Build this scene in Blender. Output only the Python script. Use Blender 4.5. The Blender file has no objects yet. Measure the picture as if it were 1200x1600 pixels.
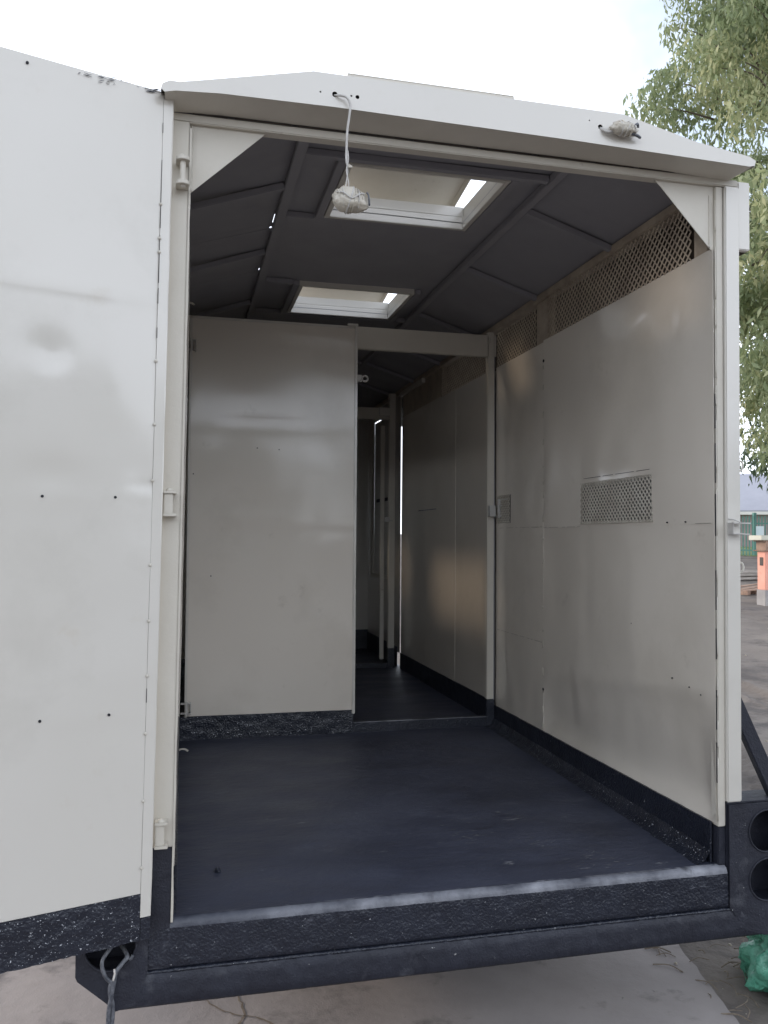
import bpy, bmesh, math, random
import numpy as np
from mathutils import Vector, Matrix, noise
random.seed(7)
rng = np.random.default_rng(5)
S = bpy.context.scene
COL = S.collection

# ------------------------------------------------------------------ camera, world, sun, exposure
cam_d = bpy.data.cameras.new('camera')
cam = bpy.data.objects.new('camera', cam_d)
COL.objects.link(cam)
S.camera = cam
cam_d.sensor_fit = 'AUTO'
cam_d.sensor_width = 36.0
cam_d.lens = 1312.0 / 1600.0 * 36.0
cam_d.clip_start = 0.05
cam_d.clip_end = 2000
_y, _p, _r = 0.2352, 0.0318, 0.0071
_F = Vector((math.sin(_y)*math.cos(_p), math.cos(_y)*math.cos(_p), math.sin(_p)))
_R = Vector((math.cos(_y), -math.sin(_y), 0))
_U = _R.cross(_F)
_R2 = _R*math.cos(_r) + _U*math.sin(_r)
_U2 = -_R*math.sin(_r) + _U*math.cos(_r)
_m = Matrix((_R2, _U2, -_F)).transposed().to_4x4()
_m.translation = Vector((0.0083, -2.5473, 1.1278))
cam.matrix_world = _m

SUN_EL, SUN_AZ = math.radians(24), math.radians(-68)     # low, from the left and a little ahead
world = bpy.data.worlds.new('World')
S.world = world
world.use_nodes = True
wn = world.node_tree.nodes; wl = world.node_tree.links
wn.clear()
w_out = wn.new('ShaderNodeOutputWorld')
w_bg = wn.new('ShaderNodeBackground')
w_sky = wn.new('ShaderNodeTexSky')
w_sky.sky_type = 'NISHITA'
w_sky.sun_disc = False
w_sky.sun_elevation = SUN_EL
w_sky.sun_rotation = SUN_AZ
w_sky.air_density = 1.0
w_sky.dust_density = 1.0
w_sky.ozone_density = 1.5
w_tc = wn.new('ShaderNodeTexCoord')
w_no = wn.new('ShaderNodeTexNoise')
w_no.inputs['Scale'].default_value = 1.7
w_no.inputs['Detail'].default_value = 6
w_rp = wn.new('ShaderNodeValToRGB')
w_rp.color_ramp.elements[0].position = 0.36
w_rp.color_ramp.elements[0].color = (0.33, 0.33, 0.33, 1)
w_rp.color_ramp.elements[1].position = 0.50
w_rp.color_ramp.elements[1].color = (0.95, 0.95, 0.95, 1)
w_map = wn.new('ShaderNodeMapping')
w_map.inputs['Location'].default_value = (0.35, 0.1, 0.0)
w_sep = wn.new('ShaderNodeSeparateXYZ')
w_hz = wn.new('ShaderNodeMapRange')
w_hz.inputs['From Min'].default_value = 0.0; w_hz.inputs['From Max'].default_value = 0.9
w_hz.inputs['To Min'].default_value = 1.60; w_hz.inputs['To Max'].default_value = 0.66
w_vl = wn.new('ShaderNodeVectorMath'); w_vl.operation = 'SCALE'
w_vl.inputs[0].default_value = (8.0, 8.55, 9.6)           # thin bright cloud veil
w_mx = wn.new('ShaderNodeMix'); w_mx.data_type = 'RGBA'
wl.new(w_tc.outputs['Generated'], w_map.inputs['Vector'])
wl.new(w_map.outputs['Vector'], w_no.inputs['Vector'])
wl.new(w_tc.outputs['Generated'], w_sep.inputs['Vector'])
wl.new(w_sep.outputs['Z'], w_hz.inputs['Value'])
wl.new(w_hz.outputs['Result'], w_vl.inputs['Scale'])
wl.new(w_vl.outputs['Vector'], w_mx.inputs['B'])
wl.new(w_no.outputs['Fac'], w_rp.inputs['Fac'])
wl.new(w_rp.outputs['Color'], w_mx.inputs['Factor'])
wl.new(w_sky.outputs['Color'], w_mx.inputs['A'])
wl.new(w_mx.outputs['Result'], w_bg.inputs['Color'])
w_bg.inputs['Strength'].default_value = 0.13
wl.new(w_bg.outputs['Background'], w_out.inputs['Surface'])

sun_d = bpy.data.lights.new('sun', 'SUN')
sun_d.energy = 0.8
sun_d.angle = math.radians(12)
sun_d.color = (1.0, 0.80, 0.60)
sun = bpy.data.objects.new('sun', sun_d)
COL.objects.link(sun)
_sd = Vector((math.sin(SUN_AZ)*math.cos(SUN_EL), math.cos(SUN_AZ)*math.cos(SUN_EL), math.sin(SUN_EL)))
sun.rotation_euler = _sd.to_track_quat('Z', 'Y').to_euler()
sun.location = (-20, 10, 20)

S.view_settings.view_transform = 'Standard'
S.view_settings.look = 'None'
S.view_settings.gamma = 1
S.view_settings.use_curve_mapping = False
S.view_settings.exposure = 0.80

# ------------------------------------------------------------------ materials
def new_mat(name):
    m = bpy.data.materials.new(name); m.use_nodes = True
    nt = m.node_tree; b = nt.nodes['Principled BSDF']
    return m, nt, b

def nd(nt, t, **kw):
    n = nt.nodes.new(t)
    for k, v in kw.items():
        if k in n.inputs: n.inputs[k].default_value = v
        else: setattr(n, k, v)
    return n

def surf(name, c1, c2=None, nscale=3.0, rough=(0.4, 0.5), bumps=(), spec=0.5, coat=0.0, stain=None, lo=0.35, hi=0.65, metallic=0.0, det=5.0, stretch=None):
    """c1/c2 mottled colour, rough range, bumps = [(scale, strength, distance, detail)], stain = (colour, scale, threshold, softness)"""
    m, nt, b = new_mat(name)
    L = nt.links
    tc = nd(nt, 'ShaderNodeTexCoord')
    class _O: pass
    if stretch:
        mp = nd(nt, 'ShaderNodeMapping'); mp.inputs['Scale'].default_value = stretch
        L.new(tc.outputs['Object'], mp.inputs['Vector'])
        tco = tc; tc = _O(); tc.outputs = {'Object': mp.outputs['Vector']}
    n1 = nd(nt, 'ShaderNodeTexNoise', Scale=nscale, Detail=det, Roughness=0.6)
    L.new(tc.outputs['Object'], n1.inputs['Vector'])
    r = nd(nt, 'ShaderNodeValToRGB')
    r.color_ramp.elements[0].position = lo; r.color_ramp.elements[1].position = hi
    r.color_ramp.elements[0].color = (*c1, 1); r.color_ramp.elements[1].color = (*(c2 or c1), 1)
    L.new(n1.outputs['Fac'], r.inputs['Fac'])
    col = r.outputs['Color']
    if stain:
        for (sc, scale, th, soft, amt) in stain:
            n2 = nd(nt, 'ShaderNodeTexNoise', Scale=scale, Detail=8.0, Roughness=0.65)
            L.new(tc.outputs['Object'], n2.inputs['Vector'])
            mr = nd(nt, 'ShaderNodeMapRange')
            mr.inputs['From Min'].default_value = th; mr.inputs['From Max'].default_value = th+soft
            mr.inputs['To Max'].default_value = amt
            L.new(n2.outputs['Fac'], mr.inputs['Value'])
            mx = nd(nt, 'ShaderNodeMix', data_type='RGBA')
            mx.inputs['B'].default_value = (*sc, 1)
            L.new(mr.outputs['Result'], mx.inputs['Factor']); L.new(col, mx.inputs['A'])
            col = mx.outputs['Result']
    L.new(col, b.inputs['Base Color'])
    n3 = nd(nt, 'ShaderNodeTexNoise', Scale=nscale*1.7+1, Detail=min(det, 4.0))
    L.new(tc.outputs['Object'], n3.inputs['Vector'])
    mr = nd(nt, 'ShaderNodeMapRange')
    mr.inputs['From Min'].default_value = 0.22; mr.inputs['From Max'].default_value = 0.78
    mr.inputs['To Min'].default_value = rough[0]; mr.inputs['To Max'].default_value = rough[1]
    L.new(n3.outputs['Fac'], mr.inputs['Value']); L.new(mr.outputs['Result'], b.inputs['Roughness'])
    prev = None
    for (sc, st, di, de) in bumps:
        nb = nd(nt, 'ShaderNodeTexNoise', Scale=sc, Detail=de, Roughness=0.55)
        L.new(tc.outputs['Object'], nb.inputs['Vector'])
        bp = nd(nt, 'ShaderNodeBump', Strength=st, Distance=di)
        L.new(nb.outputs['Fac'], bp.inputs['Height'])
        if prev: L.new(prev, bp.inputs['Normal'])
        prev = bp.outputs['Normal']
    if prev: L.new(prev, b.inputs['Normal'])
    b.inputs['Specular IOR Level'].default_value = spec
    b.inputs['Coat Weight'].default_value = coat
    b.inputs['Coat Roughness'].default_value = 0.12
    b.inputs['Metallic'].default_value = metallic
    return m

CREAM = (0.60, 0.572, 0.518); CREAM2 = (0.565, 0.535, 0.475)
M = {}
M['cream'] = surf('cream_gloss_paint', CREAM, CREAM2, 1.6, (0.30, 0.44),
                  [(140, 0.06, 0.001, 2.0)], spec=0.6, coat=1.0, det=1.5, lo=0.2, hi=0.8,
                  stain=[((0.35, 0.33, 0.28), 40, 0.73, 0.04, 0.4), ((0.47, 0.445, 0.39), 1.9, 0.54, 0.18, 0.5), ((0.52, 0.47, 0.39), 6.5, 0.63, 0.10, 0.35)])
M['cream_inner_lifted'] = surf('cream_gloss_paint_brightened', (0.67, 0.615, 0.535), (0.63, 0.575, 0.495), 1.6, (0.30, 0.42),
                  [(140, 0.06, 0.001, 2.0)], spec=0.7, coat=1.0, det=1.5, lo=0.2, hi=0.8,
                  stain=[((0.40, 0.37, 0.31), 40, 0.73, 0.04, 0.4), ((0.47, 0.42, 0.345), 1.3, 0.50, 0.22, 0.5), ((0.42, 0.37, 0.30), 7, 0.64, 0.10, 0.4)])  # the same cream, lightened and warmed to brighten the dim interior
M['cream_frame'] = surf('cream_frame_paint', (0.53, 0.495, 0.425), (0.565, 0.53, 0.46), 5, (0.38, 0.55),
                        [(30, 0.25, 0.003, 3.0), (220, 0.15, 0.001, 2.0)],
                        stain=[((0.36, 0.32, 0.27), 12, 0.66, 0.06, 0.5)])
M['ceiling'] = surf('grey_ceiling_paint', (0.255, 0.25, 0.268), (0.27, 0.265, 0.283), 2.5, (0.4, 0.6),
                    [(60, 0.15, 0.002, 2.0)],
                    stain=[((0.19, 0.185, 0.195), 3, 0.5, 0.3, 0.5)], det=2.0, lo=0.2, hi=0.8)
M['black'] = surf('black_floor_coating', (0.028, 0.032, 0.050), (0.050, 0.056, 0.083), 3.2, (0.40, 0.66),
                  [(30, 0.8, 0.005, 5.0), (140, 0.6, 0.002, 4.0)],
                  stain=[((0.090, 0.098, 0.128), 1.1, 0.50, 0.22, 0.7), ((0.12, 0.125, 0.15), 5.5, 0.60, 0.14, 0.5), ((0.30, 0.30, 0.31), 14, 0.66, 0.05, 0.5), ((0.018, 0.020, 0.030), 8, 0.62, 0.08, 0.7)], stretch=(0.55, 1.3, 1.0))
M['black_rough'] = surf('black_rubberised_coating', (0.010, 0.012, 0.020), (0.017, 0.020, 0.031), 8, (0.29, 0.40),
                        [(26, 0.5, 0.006, 2.0), (115, 0.9, 0.0045, 1.5)],
                        stain=[((0.10, 0.105, 0.125), 14, 0.62, 0.08, 0.5), ((0.75, 0.75, 0.74), 75, 0.675, 0.015, 0.9)])  # palest flecks painted as glints off the bumps
M['black_glint_speckled'] = surf('glint_speckled_black_coating', (0.010, 0.012, 0.020), (0.017, 0.020, 0.031), 8, (0.285, 0.38),
                        [(26, 0.5, 0.006, 2.0), (115, 0.9, 0.0045, 1.5)],
                        stain=[((0.05, 0.054, 0.07), 14, 0.60, 0.08, 0.5), ((0.70, 0.72, 0.75), 150, 0.635, 0.015, 0.9)], lo=0.3, hi=0.7)  # pale specks painted for glitter off the bumps as well as chips
M['black_smooth'] = surf('black_chassis_paint', (0.009, 0.010, 0.018), (0.016, 0.018, 0.029), 5, (0.5, 0.72),
                         [(30, 0.7, 0.006, 3.0), (170, 0.6, 0.0025, 3.0)],
                         stain=[((0.085, 0.088, 0.10), 6, 0.58, 0.12, 0.6), ((0.5, 0.5, 0.48), 60, 0.70, 0.02, 0.7)])
M['scuff_and_highlight'] = surf('sill_edge_scuff_highlight', (0.035, 0.038, 0.052), (0.26, 0.265, 0.29), 5, (0.3, 0.5),
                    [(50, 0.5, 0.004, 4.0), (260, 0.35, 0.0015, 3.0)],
                    stain=[((0.04, 0.042, 0.05), 11, 0.60, 0.1, 0.8)])  # pale tone carries both scuffs and the lip's sky highlight
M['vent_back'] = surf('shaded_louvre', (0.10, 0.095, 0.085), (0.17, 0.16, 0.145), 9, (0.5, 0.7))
M['dark_hole'] = surf('dark_void_paint', (0.012, 0.012, 0.016), None, 5, (0.7, 0.8))
M['steel'] = surf('painted_steel_bracket', (0.50, 0.49, 0.46), (0.42, 0.40, 0.37), 20, (0.35, 0.5), [(90, 0.3, 0.001, 2.0)])
M['mesh'] = surf('painted_expanded_mesh', (0.50, 0.47, 0.40), (0.40, 0.36, 0.30), 9, (0.4, 0.6), [(120, 0.2, 0.001, 2.0)])
M['mesh_dark'] = surf('brown_expanded_mesh', (0.46, 0.39, 0.30), (0.33, 0.27, 0.21), 9, (0.35, 0.55), [(120, 0.2, 0.001, 2.0)])  # browner tone than the low vent mesh
M['cover'] = surf('vent_cover_inside', (0.045, 0.036, 0.030), (0.09, 0.07, 0.052), 6, (0.5, 0.7), [(30, 0.3, 0.003, 3.0)])
M['plastic'] = surf('wrapped_tape_plastic', (0.56, 0.52, 0.44), (0.42, 0.38, 0.31), 22, (0.25, 0.45), [(45, 0.7, 0.008, 3.0)],
                    stain=[((0.16, 0.14, 0.12), 35, 0.63, 0.05, 0.6)])
M['cord'] = surf('grey_cord', (0.52, 0.50, 0.47), (0.42, 0.40, 0.37), 40, (0.4, 0.55))
M['wire_black'] = surf('dark_sheathed_wire', (0.045, 0.05, 0.062), (0.15, 0.155, 0.17), 60, (0.35, 0.5), [(120, 0.5, 0.002, 3.0)])
M['copper'] = surf('pale_wire_ends', (0.55, 0.48, 0.42), (0.62, 0.60, 0.56), 90, (0.35, 0.5))
M['rubber'] = surf('tyre_rubber', (0.02, 0.02, 0.022), (0.035, 0.034, 0.033), 12, (0.6, 0.8), [(60, 0.4, 0.003, 2.0)])
M['rim'] = surf('grey_wheel_steel', (0.35, 0.35, 0.36), (0.25, 0.25, 0.26), 10, (0.4, 0.6))
M['concrete'] = surf('old_concrete_slab', (0.225, 0.20, 0.19), (0.28, 0.25, 0.235), 2.4, (0.75, 0.95),
                     [(14, 0.5, 0.01, 6.0), (160, 0.5, 0.002, 4.0)],
                     stain=[((0.075, 0.066, 0.064), 3.5, 0.55, 0.12, 0.7), ((0.06, 0.055, 0.05), 30, 0.68, 0.04, 0.6), ((0.35, 0.32, 0.29), 55, 0.74, 0.02, 0.8)])
M['dirt'] = surf('dry_yard_soil', (0.10, 0.085, 0.075), (0.20, 0.172, 0.148), 0.4, (0.85, 1.0),
                 [(3, 0.7, 0.06, 6.0), (25, 0.6, 0.012, 6.0), (160, 0.5, 0.003, 3.0)],
                 stain=[((0.062, 0.054, 0.052), 1.1, 0.52, 0.1, 0.75), ((0.18, 0.155, 0.125), 20, 0.64, 0.06, 0.6)])
M['debris'] = surf('pale_chips', (0.42, 0.38, 0.31), (0.26, 0.22, 0.18), 30, (0.7, 0.9))
M['twig'] = surf('dry_twig', (0.12, 0.095, 0.07), (0.20, 0.16, 0.12), 30, (0.8, 0.9))
M['bag'] = surf('green_plastic_bag', (0.05, 0.24, 0.15), (0.13, 0.37, 0.26), 6, (0.22, 0.4), [(14, 0.9, 0.03, 4.0), (60, 0.4, 0.006, 2.0)])
M['straw'] = surf('dry_palm_straw', (0.45, 0.37, 0.20), (0.25, 0.19, 0.10), 40, (0.6, 0.8))
M['orange'] = surf('salmon_painted_masonry', (0.72, 0.32, 0.23), (0.80, 0.40, 0.30), 1.5, (0.7, 0.9), [(20, 0.4, 0.01, 4.0)],
                   stain=[((0.5, 0.2, 0.13), 5, 0.62, 0.1, 0.5)])
M['plinth'] = surf('grey_cement_plinth', (0.30, 0.28, 0.27), (0.38, 0.36, 0.34), 3, (0.8, 0.95), [(20, 0.4, 0.01, 4.0)])
M['slabcap'] = surf('pale_slab', (0.52, 0.50, 0.40), (0.60, 0.58, 0.48), 3, (0.7, 0.9), [(20, 0.3, 0.01, 4.0)])
M['timber'] = surf('weathered_timber', (0.36, 0.24, 0.17), (0.24, 0.16, 0.12), 7, (0.7, 0.9), [(40, 0.4, 0.004, 4.0)])
M['plank'] = surf('grey_planks', (0.42, 0.38, 0.34), (0.33, 0.29, 0.26), 4, (0.7, 0.9), [(40, 0.4, 0.004, 4.0)])
M['fence'] = surf('green_fence_paint', (0.10, 0.24, 0.20), (0.15, 0.31, 0.26), 2, (0.5, 0.7))
M['whiteboard'] = surf('pale_blue_board', (0.60, 0.72, 0.74), (0.68, 0.78, 0.80), 2, (0.5, 0.7))
M['roof'] = surf('grey_roof_sheeting', (0.33, 0.34, 0.39), (0.38, 0.39, 0.44), 0.5, (0.5, 0.7), [(2, 0.3, 0.02, 3.0)])
M['wall_mauve'] = surf('mauve_brown_plaster', (0.36, 0.27, 0.27), (0.42, 0.32, 0.31), 1, (0.8, 0.95), [(6, 0.3, 0.01, 4.0)])
M['wall_white'] = surf('white_plaster', (0.72, 0.71, 0.68), (0.78, 0.77, 0.75), 1, (0.8, 0.95))
M['bark'] = surf('grey_brown_bark', (0.10, 0.08, 0.06), (0.19, 0.155, 0.12), 4, (0.85, 1.0), [(12, 0.9, 0.04, 5.0)])
M['grass'] = surf('dry_lawn', (0.12, 0.17, 0.05), (0.22, 0.25, 0.10), 2, (0.9, 1.0), [(30, 0.8, 0.02, 3.0)])

def leaf_mat(name, a, b_, c):
    m, nt, b = new_mat(name)
    L = nt.links
    at = nd(nt, 'ShaderNodeVertexColor'); at.layer_name = 'tint'
    sep = nd(nt, 'ShaderNodeSeparateColor'); L.new(at.outputs['Color'], sep.inputs['Color'])
    r = nd(nt, 'ShaderNodeValToRGB')
    e = r.color_ramp.elements
    e[0].position = 0.0; e[0].color = (*a, 1)
    e[1].position = 1.0; e[1].color = (*c, 1)
    k = e.new(0.6); k.color = (*b_, 1)
    L.new(sep.outputs['Red'], r.inputs['Fac'])
    L.new(r.outputs['Color'], b.inputs['Base Color'])
    b.inputs['Roughness'].default_value = 0.5
    tr = nd(nt, 'ShaderNodeBsdfTranslucent')
    L.new(r.outputs['Color'], tr.inputs['Color'])
    mx = nd(nt, 'ShaderNodeMixShader'); mx.inputs['Fac'].default_value = 0.45
    L.new(b.outputs['BSDF'], mx.inputs[1]); L.new(tr.outputs['BSDF'], mx.inputs[2])
    L.new(mx.outputs['Shader'], nt.nodes['Material Output'].inputs['Surface'])
    return m
M['leaf'] = leaf_mat('tree_foliage', (0.19, 0.235, 0.125), (0.33, 0.385, 0.205), (0.60, 0.59, 0.34))  # tones raised and greyed to carry sky flare in the leaf colour
M['leaf_dark'] = leaf_mat('dark_foliage', (0.05, 0.085, 0.045), (0.085, 0.13, 0.07), (0.15, 0.19, 0.10))

# ------------------------------------------------------------------ helpers
def setp(o, label=None, cat=None, group=None, kind=None):
    if label: o['label'] = label
    if cat: o['category'] = cat
    if group: o['group'] = group
    if kind: o['kind'] = kind
    return o

def thing(name, loc, label, cat, group=None):
    o = bpy.data.objects.new(name, None); COL.objects.link(o)
    o.empty_display_size = 0.2
    o.location = loc
    return setp(o, label, cat, group)

def world_loc(o):
    v = Vector((0, 0, 0))
    while o is not None:
        v += Vector(o.location); o = o.parent
    return v

def link(name, me, mat, parent=None, label=None, kind=None):
    """mesh given in world coordinates"""
    o = bpy.data.objects.new(name, me); COL.objects.link(o)
    if mat is not None and len(me.materials) == 0: me.materials.append(mat)
    if parent is not None:
        o.location = -world_loc(parent)
        o.parent = parent
    return setp(o, label, None, None, kind)

class MB:
    def __init__(s): s.v = []; s.f = []
    def box(s, x0, x1, y0, y1, z0, z1):
        n = len(s.v)
        s.v += [(x0,y0,z0),(x1,y0,z0),(x1,y1,z0),(x0,y1,z0),(x0,y0,z1),(x1,y0,z1),(x1,y1,z1),(x0,y1,z1)]
        s.f += [tuple(n+i for i in q) for q in ((0,3,2,1),(4,5,6,7),(0,1,5,4),(1,2,6,5),(2,3,7,6),(3,0,4,7))]
        return s
    def hexa(s, p):          # eight corners in the order of box()
        n = len(s.v); s.v += [tuple(q) for q in p]
        s.f += [tuple(n+i for i in q) for q in ((0,3,2,1),(4,5,6,7),(0,1,5,4),(1,2,6,5),(2,3,7,6),(3,0,4,7))]
        return s
    def bar(s, a, b, w, h, up=(0,0,1)):
        a = Vector(a); b = Vector(b); d = (b-a).normalized(); up = Vector(up)
        if abs(d.dot(up)) > .95: up = Vector((0,1,0))
        x = d.cross(up).normalized(); y = x.cross(d)
        c = [(-w/2,-h/2),(w/2,-h/2),(w/2,h/2),(-w/2,h/2)]
        n = len(s.v)
        for e in (a, b):
            for (i, j) in c: s.v.append(tuple(e + x*i + y*j))
        s.f += [tuple(n+i for i in q) for q in ((3,2,1,0),(4,5,6,7),(0,1,5,4),(1,2,6,5),(2,3,7,6),(3,0,4,7))]
        return s
    def cyl(s, a, b, r, n=14, r2=None, cap=True):
        a = Vector(a); b = Vector(b); d = (b-a).normalized()
        up = Vector((0,0,1)) if abs(d.z) < .9 else Vector((1,0,0))
        x = d.cross(up).normalized(); y = x.cross(d)
        k = len(s.v); r2 = r if r2 is None else r2
        for e, rr in ((a, r), (b, r2)):
            for i in range(n):
                t = 2*math.pi*i/n
                s.v.append(tuple(e + x*rr*math.cos(t) + y*rr*math.sin(t)))
        for i in range(n):
            j = (i+1) % n
            s.f.append((k+i, k+j, k+n+j, k+n+i))
        if cap:
            s.f.append(tuple(k+i for i in range(n))[::-1]); s.f.append(tuple(k+n+i for i in range(n)))
        return s
    def tube(s, pts, r, n=8):
        pts = [Vector(p) for p in pts]; k = len(s.v)
        rr = r if isinstance(r, (list, tuple)) else [r]*len(pts)
        prev = None
        for i, p in enumerate(pts):
            d = (pts[min(i+1, len(pts)-1)] - pts[max(i-1, 0)]).normalized()
            if prev is None:
                up = Vector((0,0,1)) if abs(d.z) < .9 else Vector((1,0,0))
                x = d.cross(up).normalized()
            else:
                x = (prev - d*prev.dot(d)).normalized()
            prev = x; y = d.cross(x)
            for j in range(n):
                t = 2*math.pi*j/n
                s.v.append(tuple(p + x*rr[i]*math.cos(t) + y*rr[i]*math.sin(t)))
        for i in range(len(pts)-1):
            for j in range(n):
                a = k+i*n+j; b = k+i*n+(j+1) % n
                s.f.append((a, b, b+n, a+n))
        s.f.append(tuple(k+j for j in range(n))[::-1]); s.f.append(tuple(k+(len(pts)-1)*n+j for j in range(n)))
        return s
    def mesh(s, name='mesh', smooth=False):
        me = bpy.data.meshes.new(name); me.from_pydata(s.v, [], s.f); me.update()
        if smooth: me.shade_smooth()
        return me
    def build(s, name, mat, parent=None, bevel=0.0, label=None, kind=None, smooth=False, seg=2):
        o = link(name, s.mesh(name, smooth), mat, parent, label, kind)
        bm = bmesh.new(); bm.from_mesh(o.data)
        bmesh.ops.recalc_face_normals(bm, faces=bm.faces)
        if bevel > 0:
            bmesh.ops.bevel(bm, geom=[e for e in bm.edges if e.is_manifold and e.calc_face_angle(0) > 0.5], offset=bevel, segments=seg, affect='EDGES', clamp_overlap=True)
        bm.to_mesh(o.data); bm.free()
        return o

def part(name, mat, parent, *boxes, bevel=0.003, label=None):
    m = MB()
    for b in boxes: m.box(*b)
    return m.build(name, M[mat], parent, bevel, label)

def nz(x, y, z, s): return noise.noise(Vector((x*s, y*s, z*s)))

def catmull(pts, k=8):
    P = [Vector(p) for p in pts]; P = [P[0]*2-P[1]] + P + [P[-1]*2-P[-2]]; out = []
    for i in range(1, len(P)-2):
        for j in range(k):
            t = j/k
            out.append(0.5*((2*P[i]) + (-P[i-1]+P[i+1])*t + (2*P[i-1]-5*P[i]+4*P[i+1]-P[i+2])*t*t + (-P[i-1]+3*P[i]-3*P[i+1]+P[i+2])*t**3))
    out.append(P[-2]); return out

def sheet(name, mat, parent, O, U, V, lu, lv, nrm, th=0.003, step=0.06, amp=0.002, freq=2.2, holes=(), edge=0.0, seed=0.0, label=None, extra=None, kind=None, taper=False):
    """hammered metal sheet: grid with dents; holes = [(u0,u1,v0,v1)] left out; cut lines follow the holes' edges"""
    O = Vector(O); U = Vector(U).normalized(); V = Vector(V).normalized(); Nn = Vector(nrm).normalized()
    us = set(np.linspace(0, lu, max(2, int(lu/step)+1)).round(5)); vs = set(np.linspace(0, lv, max(2, int(lv/step)+1)).round(5))
    for h in holes:
        us |= {round(h[0], 5), round(h[1], 5)}; vs |= {round(h[2], 5), round(h[3], 5)}
    us = sorted(us); vs = sorted(vs)
    fa = min(0.10, lu*.2, lv*.2)
    v = []; f = []
    for sgn in (0, 1):
        for u in us:
            for w in vs:
                p = O + U*u + V*w
                if edge:
                    if u in (us[0], us[-1]): p += U*edge*noise.noise(Vector((w*22+seed, 3.1, 0)))
                    if w in (vs[0], vs[-1]): p += V*edge*noise.noise(Vector((u*22+seed, 7.7, 0)))
                d = amp*(nz(p.x+seed, p.y, p.z, freq)*1.6 + 0.5*nz(p.x, p.y+seed, p.z, freq*3))
                if extra: d += extra(u, w)
                if taper: d *= max(0.0, min(1.0, u/fa, (lu-u)/fa, w/fa, (lv-w)/fa))**.7
                v.append(tuple(p + Nn*(d - sgn*th)))
    nu, nv = len(us), len(vs); off = nu*nv
    keep = np.ones((nu-1, nv-1), bool)
    for i in range(nu-1):
        for j in range(nv-1):
            cu = (us[i]+us[i+1])/2; cw = (vs[j]+vs[j+1])/2
            for h in holes:
                if h[0] < cu < h[1] and h[2] < cw < h[3]: keep[i, j] = False
    I = lambda i, j: i*nv+j
    for i in range(nu-1):
        for j in range(nv-1):
            if not keep[i, j]: continue
            q = (I(i,j), I(i+1,j), I(i+1,j+1), I(i,j+1))
            f.append(q); f.append(tuple(off+k for k in reversed(q)))
            for (di, dj, a, b) in ((0,-1,q[0],q[1]), (1,0,q[1],q[2]), (0,1,q[2],q[3]), (-1,0,q[3],q[0])):
                ii, jj = i+di, j+dj
                if not (0 <= ii < nu-1 and 0 <= jj < nv-1) or not keep[ii, jj]:
                    f.append((b, a, a+off, b+off))
    me = bpy.data.meshes.new(name); me.from_pydata(v, [], f); me.update(); me.shade_smooth()
    o = link(name, me, M[mat] if isinstance(mat, str) else mat, parent, label, kind)
    bm = bmesh.new(); bm.from_mesh(me); bmesh.ops.recalc_face_normals(bm, faces=bm.faces)
    for e in bm.edges:
        if e.is_manifold and e.calc_face_angle(0) > 0.7: e.smooth = False
    bm.to_mesh(me); bm.free()
    return o

def plate(name, mat, parent, outline, holes, to3d, th, label=None, bevel=0.0):
    """flat plate with round holes from 2-D outline; to3d(u, v, w) maps to the world, w runs through the thickness"""
    cu = bpy.data.curves.new('plate', 'CURVE'); cu.dimensions = '2D'; cu.fill_mode = 'BOTH'; cu.extrude = th/2
    for ring in [outline] + [[(cx+r*math.cos(t*math.pi/12), cy+r*math.sin(t*math.pi/12)) for t in range(24)] for (cx, cy, r) in holes]:
        sp = cu.splines.new('POLY'); sp.points.add(len(ring)-1); sp.use_cyclic_u = True
        for i, (a, b) in enumerate(ring): sp.points[i].co = (a, b, 0, 1)
    t = bpy.data.objects.new('plate', cu); COL.objects.link(t)
    dg = bpy.context.evaluated_depsgraph_get()
    me = bpy.data.meshes.new_from_object(t.evaluated_get(dg))
    bpy.data.objects.remove(t); bpy.data.curves.remove(cu)
    for v in me.vertices: v.co = to3d(v.co.x, v.co.y, v.co.z)
    me.name = name
    bm = bmesh.new(); bm.from_mesh(me)
    bmesh.ops.remove_doubles(bm, verts=bm.verts, dist=1e-5); bmesh.ops.recalc_face_normals(bm, faces=bm.faces)
    bm.to_mesh(me); bm.free()
    me.materials.clear()
    return link(name, me, M[mat], parent, label)

def expanded_mesh(name, mat, parent, O, U, V, lu, lv, nrm, cu, cv, strand=0.0022, depth=0.003, clip=None):
    """expanded metal: a lattice of diamond cells made of slanting strands"""
    O = Vector(O); U = Vector(U); V = Vector(V); Nn = Vector(nrm)
    mb = MB(); nu = int(round(lu/cu)); nv = int(round(lv/cv)); cu = lu/nu; cv = lv/nv
    for i in range(nu*2+1):
        for j in range(nv*2):
            if (i+j) % 2: continue
            for di in (-1, 1):
                i2 = i+di
                if not 0 <= i2 <= nu*2: continue
                a = (i*cu/2, j*cv/2); b = (i2*cu/2, (j+1)*cv/2)
                if clip and (clip(*a) or clip(*b)): continue
                A = O+U*a[0]+V*a[1]; B = O+U*b[0]+V*b[1]
                d = (B-A).normalized(); s_ = d.cross(Nn)*strand/2
                n = len(mb.v); t = Nn*depth
                mb.v += [tuple(A-s_), tuple(A+s_), tuple(B+s_), tuple(B-s_), tuple(A-s_+t), tuple(A+s_+t*0.4), tuple(B+s_+t*0.4), tuple(B-s_+t)]
                mb.f += [(n,n+1,n+2,n+3), (n+7,n+6,n+5,n+4), (n,n+4,n+5,n+1), (n+2,n+6,n+7,n+3), (n+3,n+7,n+4,n), (n+1,n+5,n+6,n+2)]
    me = mb.mesh(name)
    return link(name, me, M[mat], parent, None, 'stuff')

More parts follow.
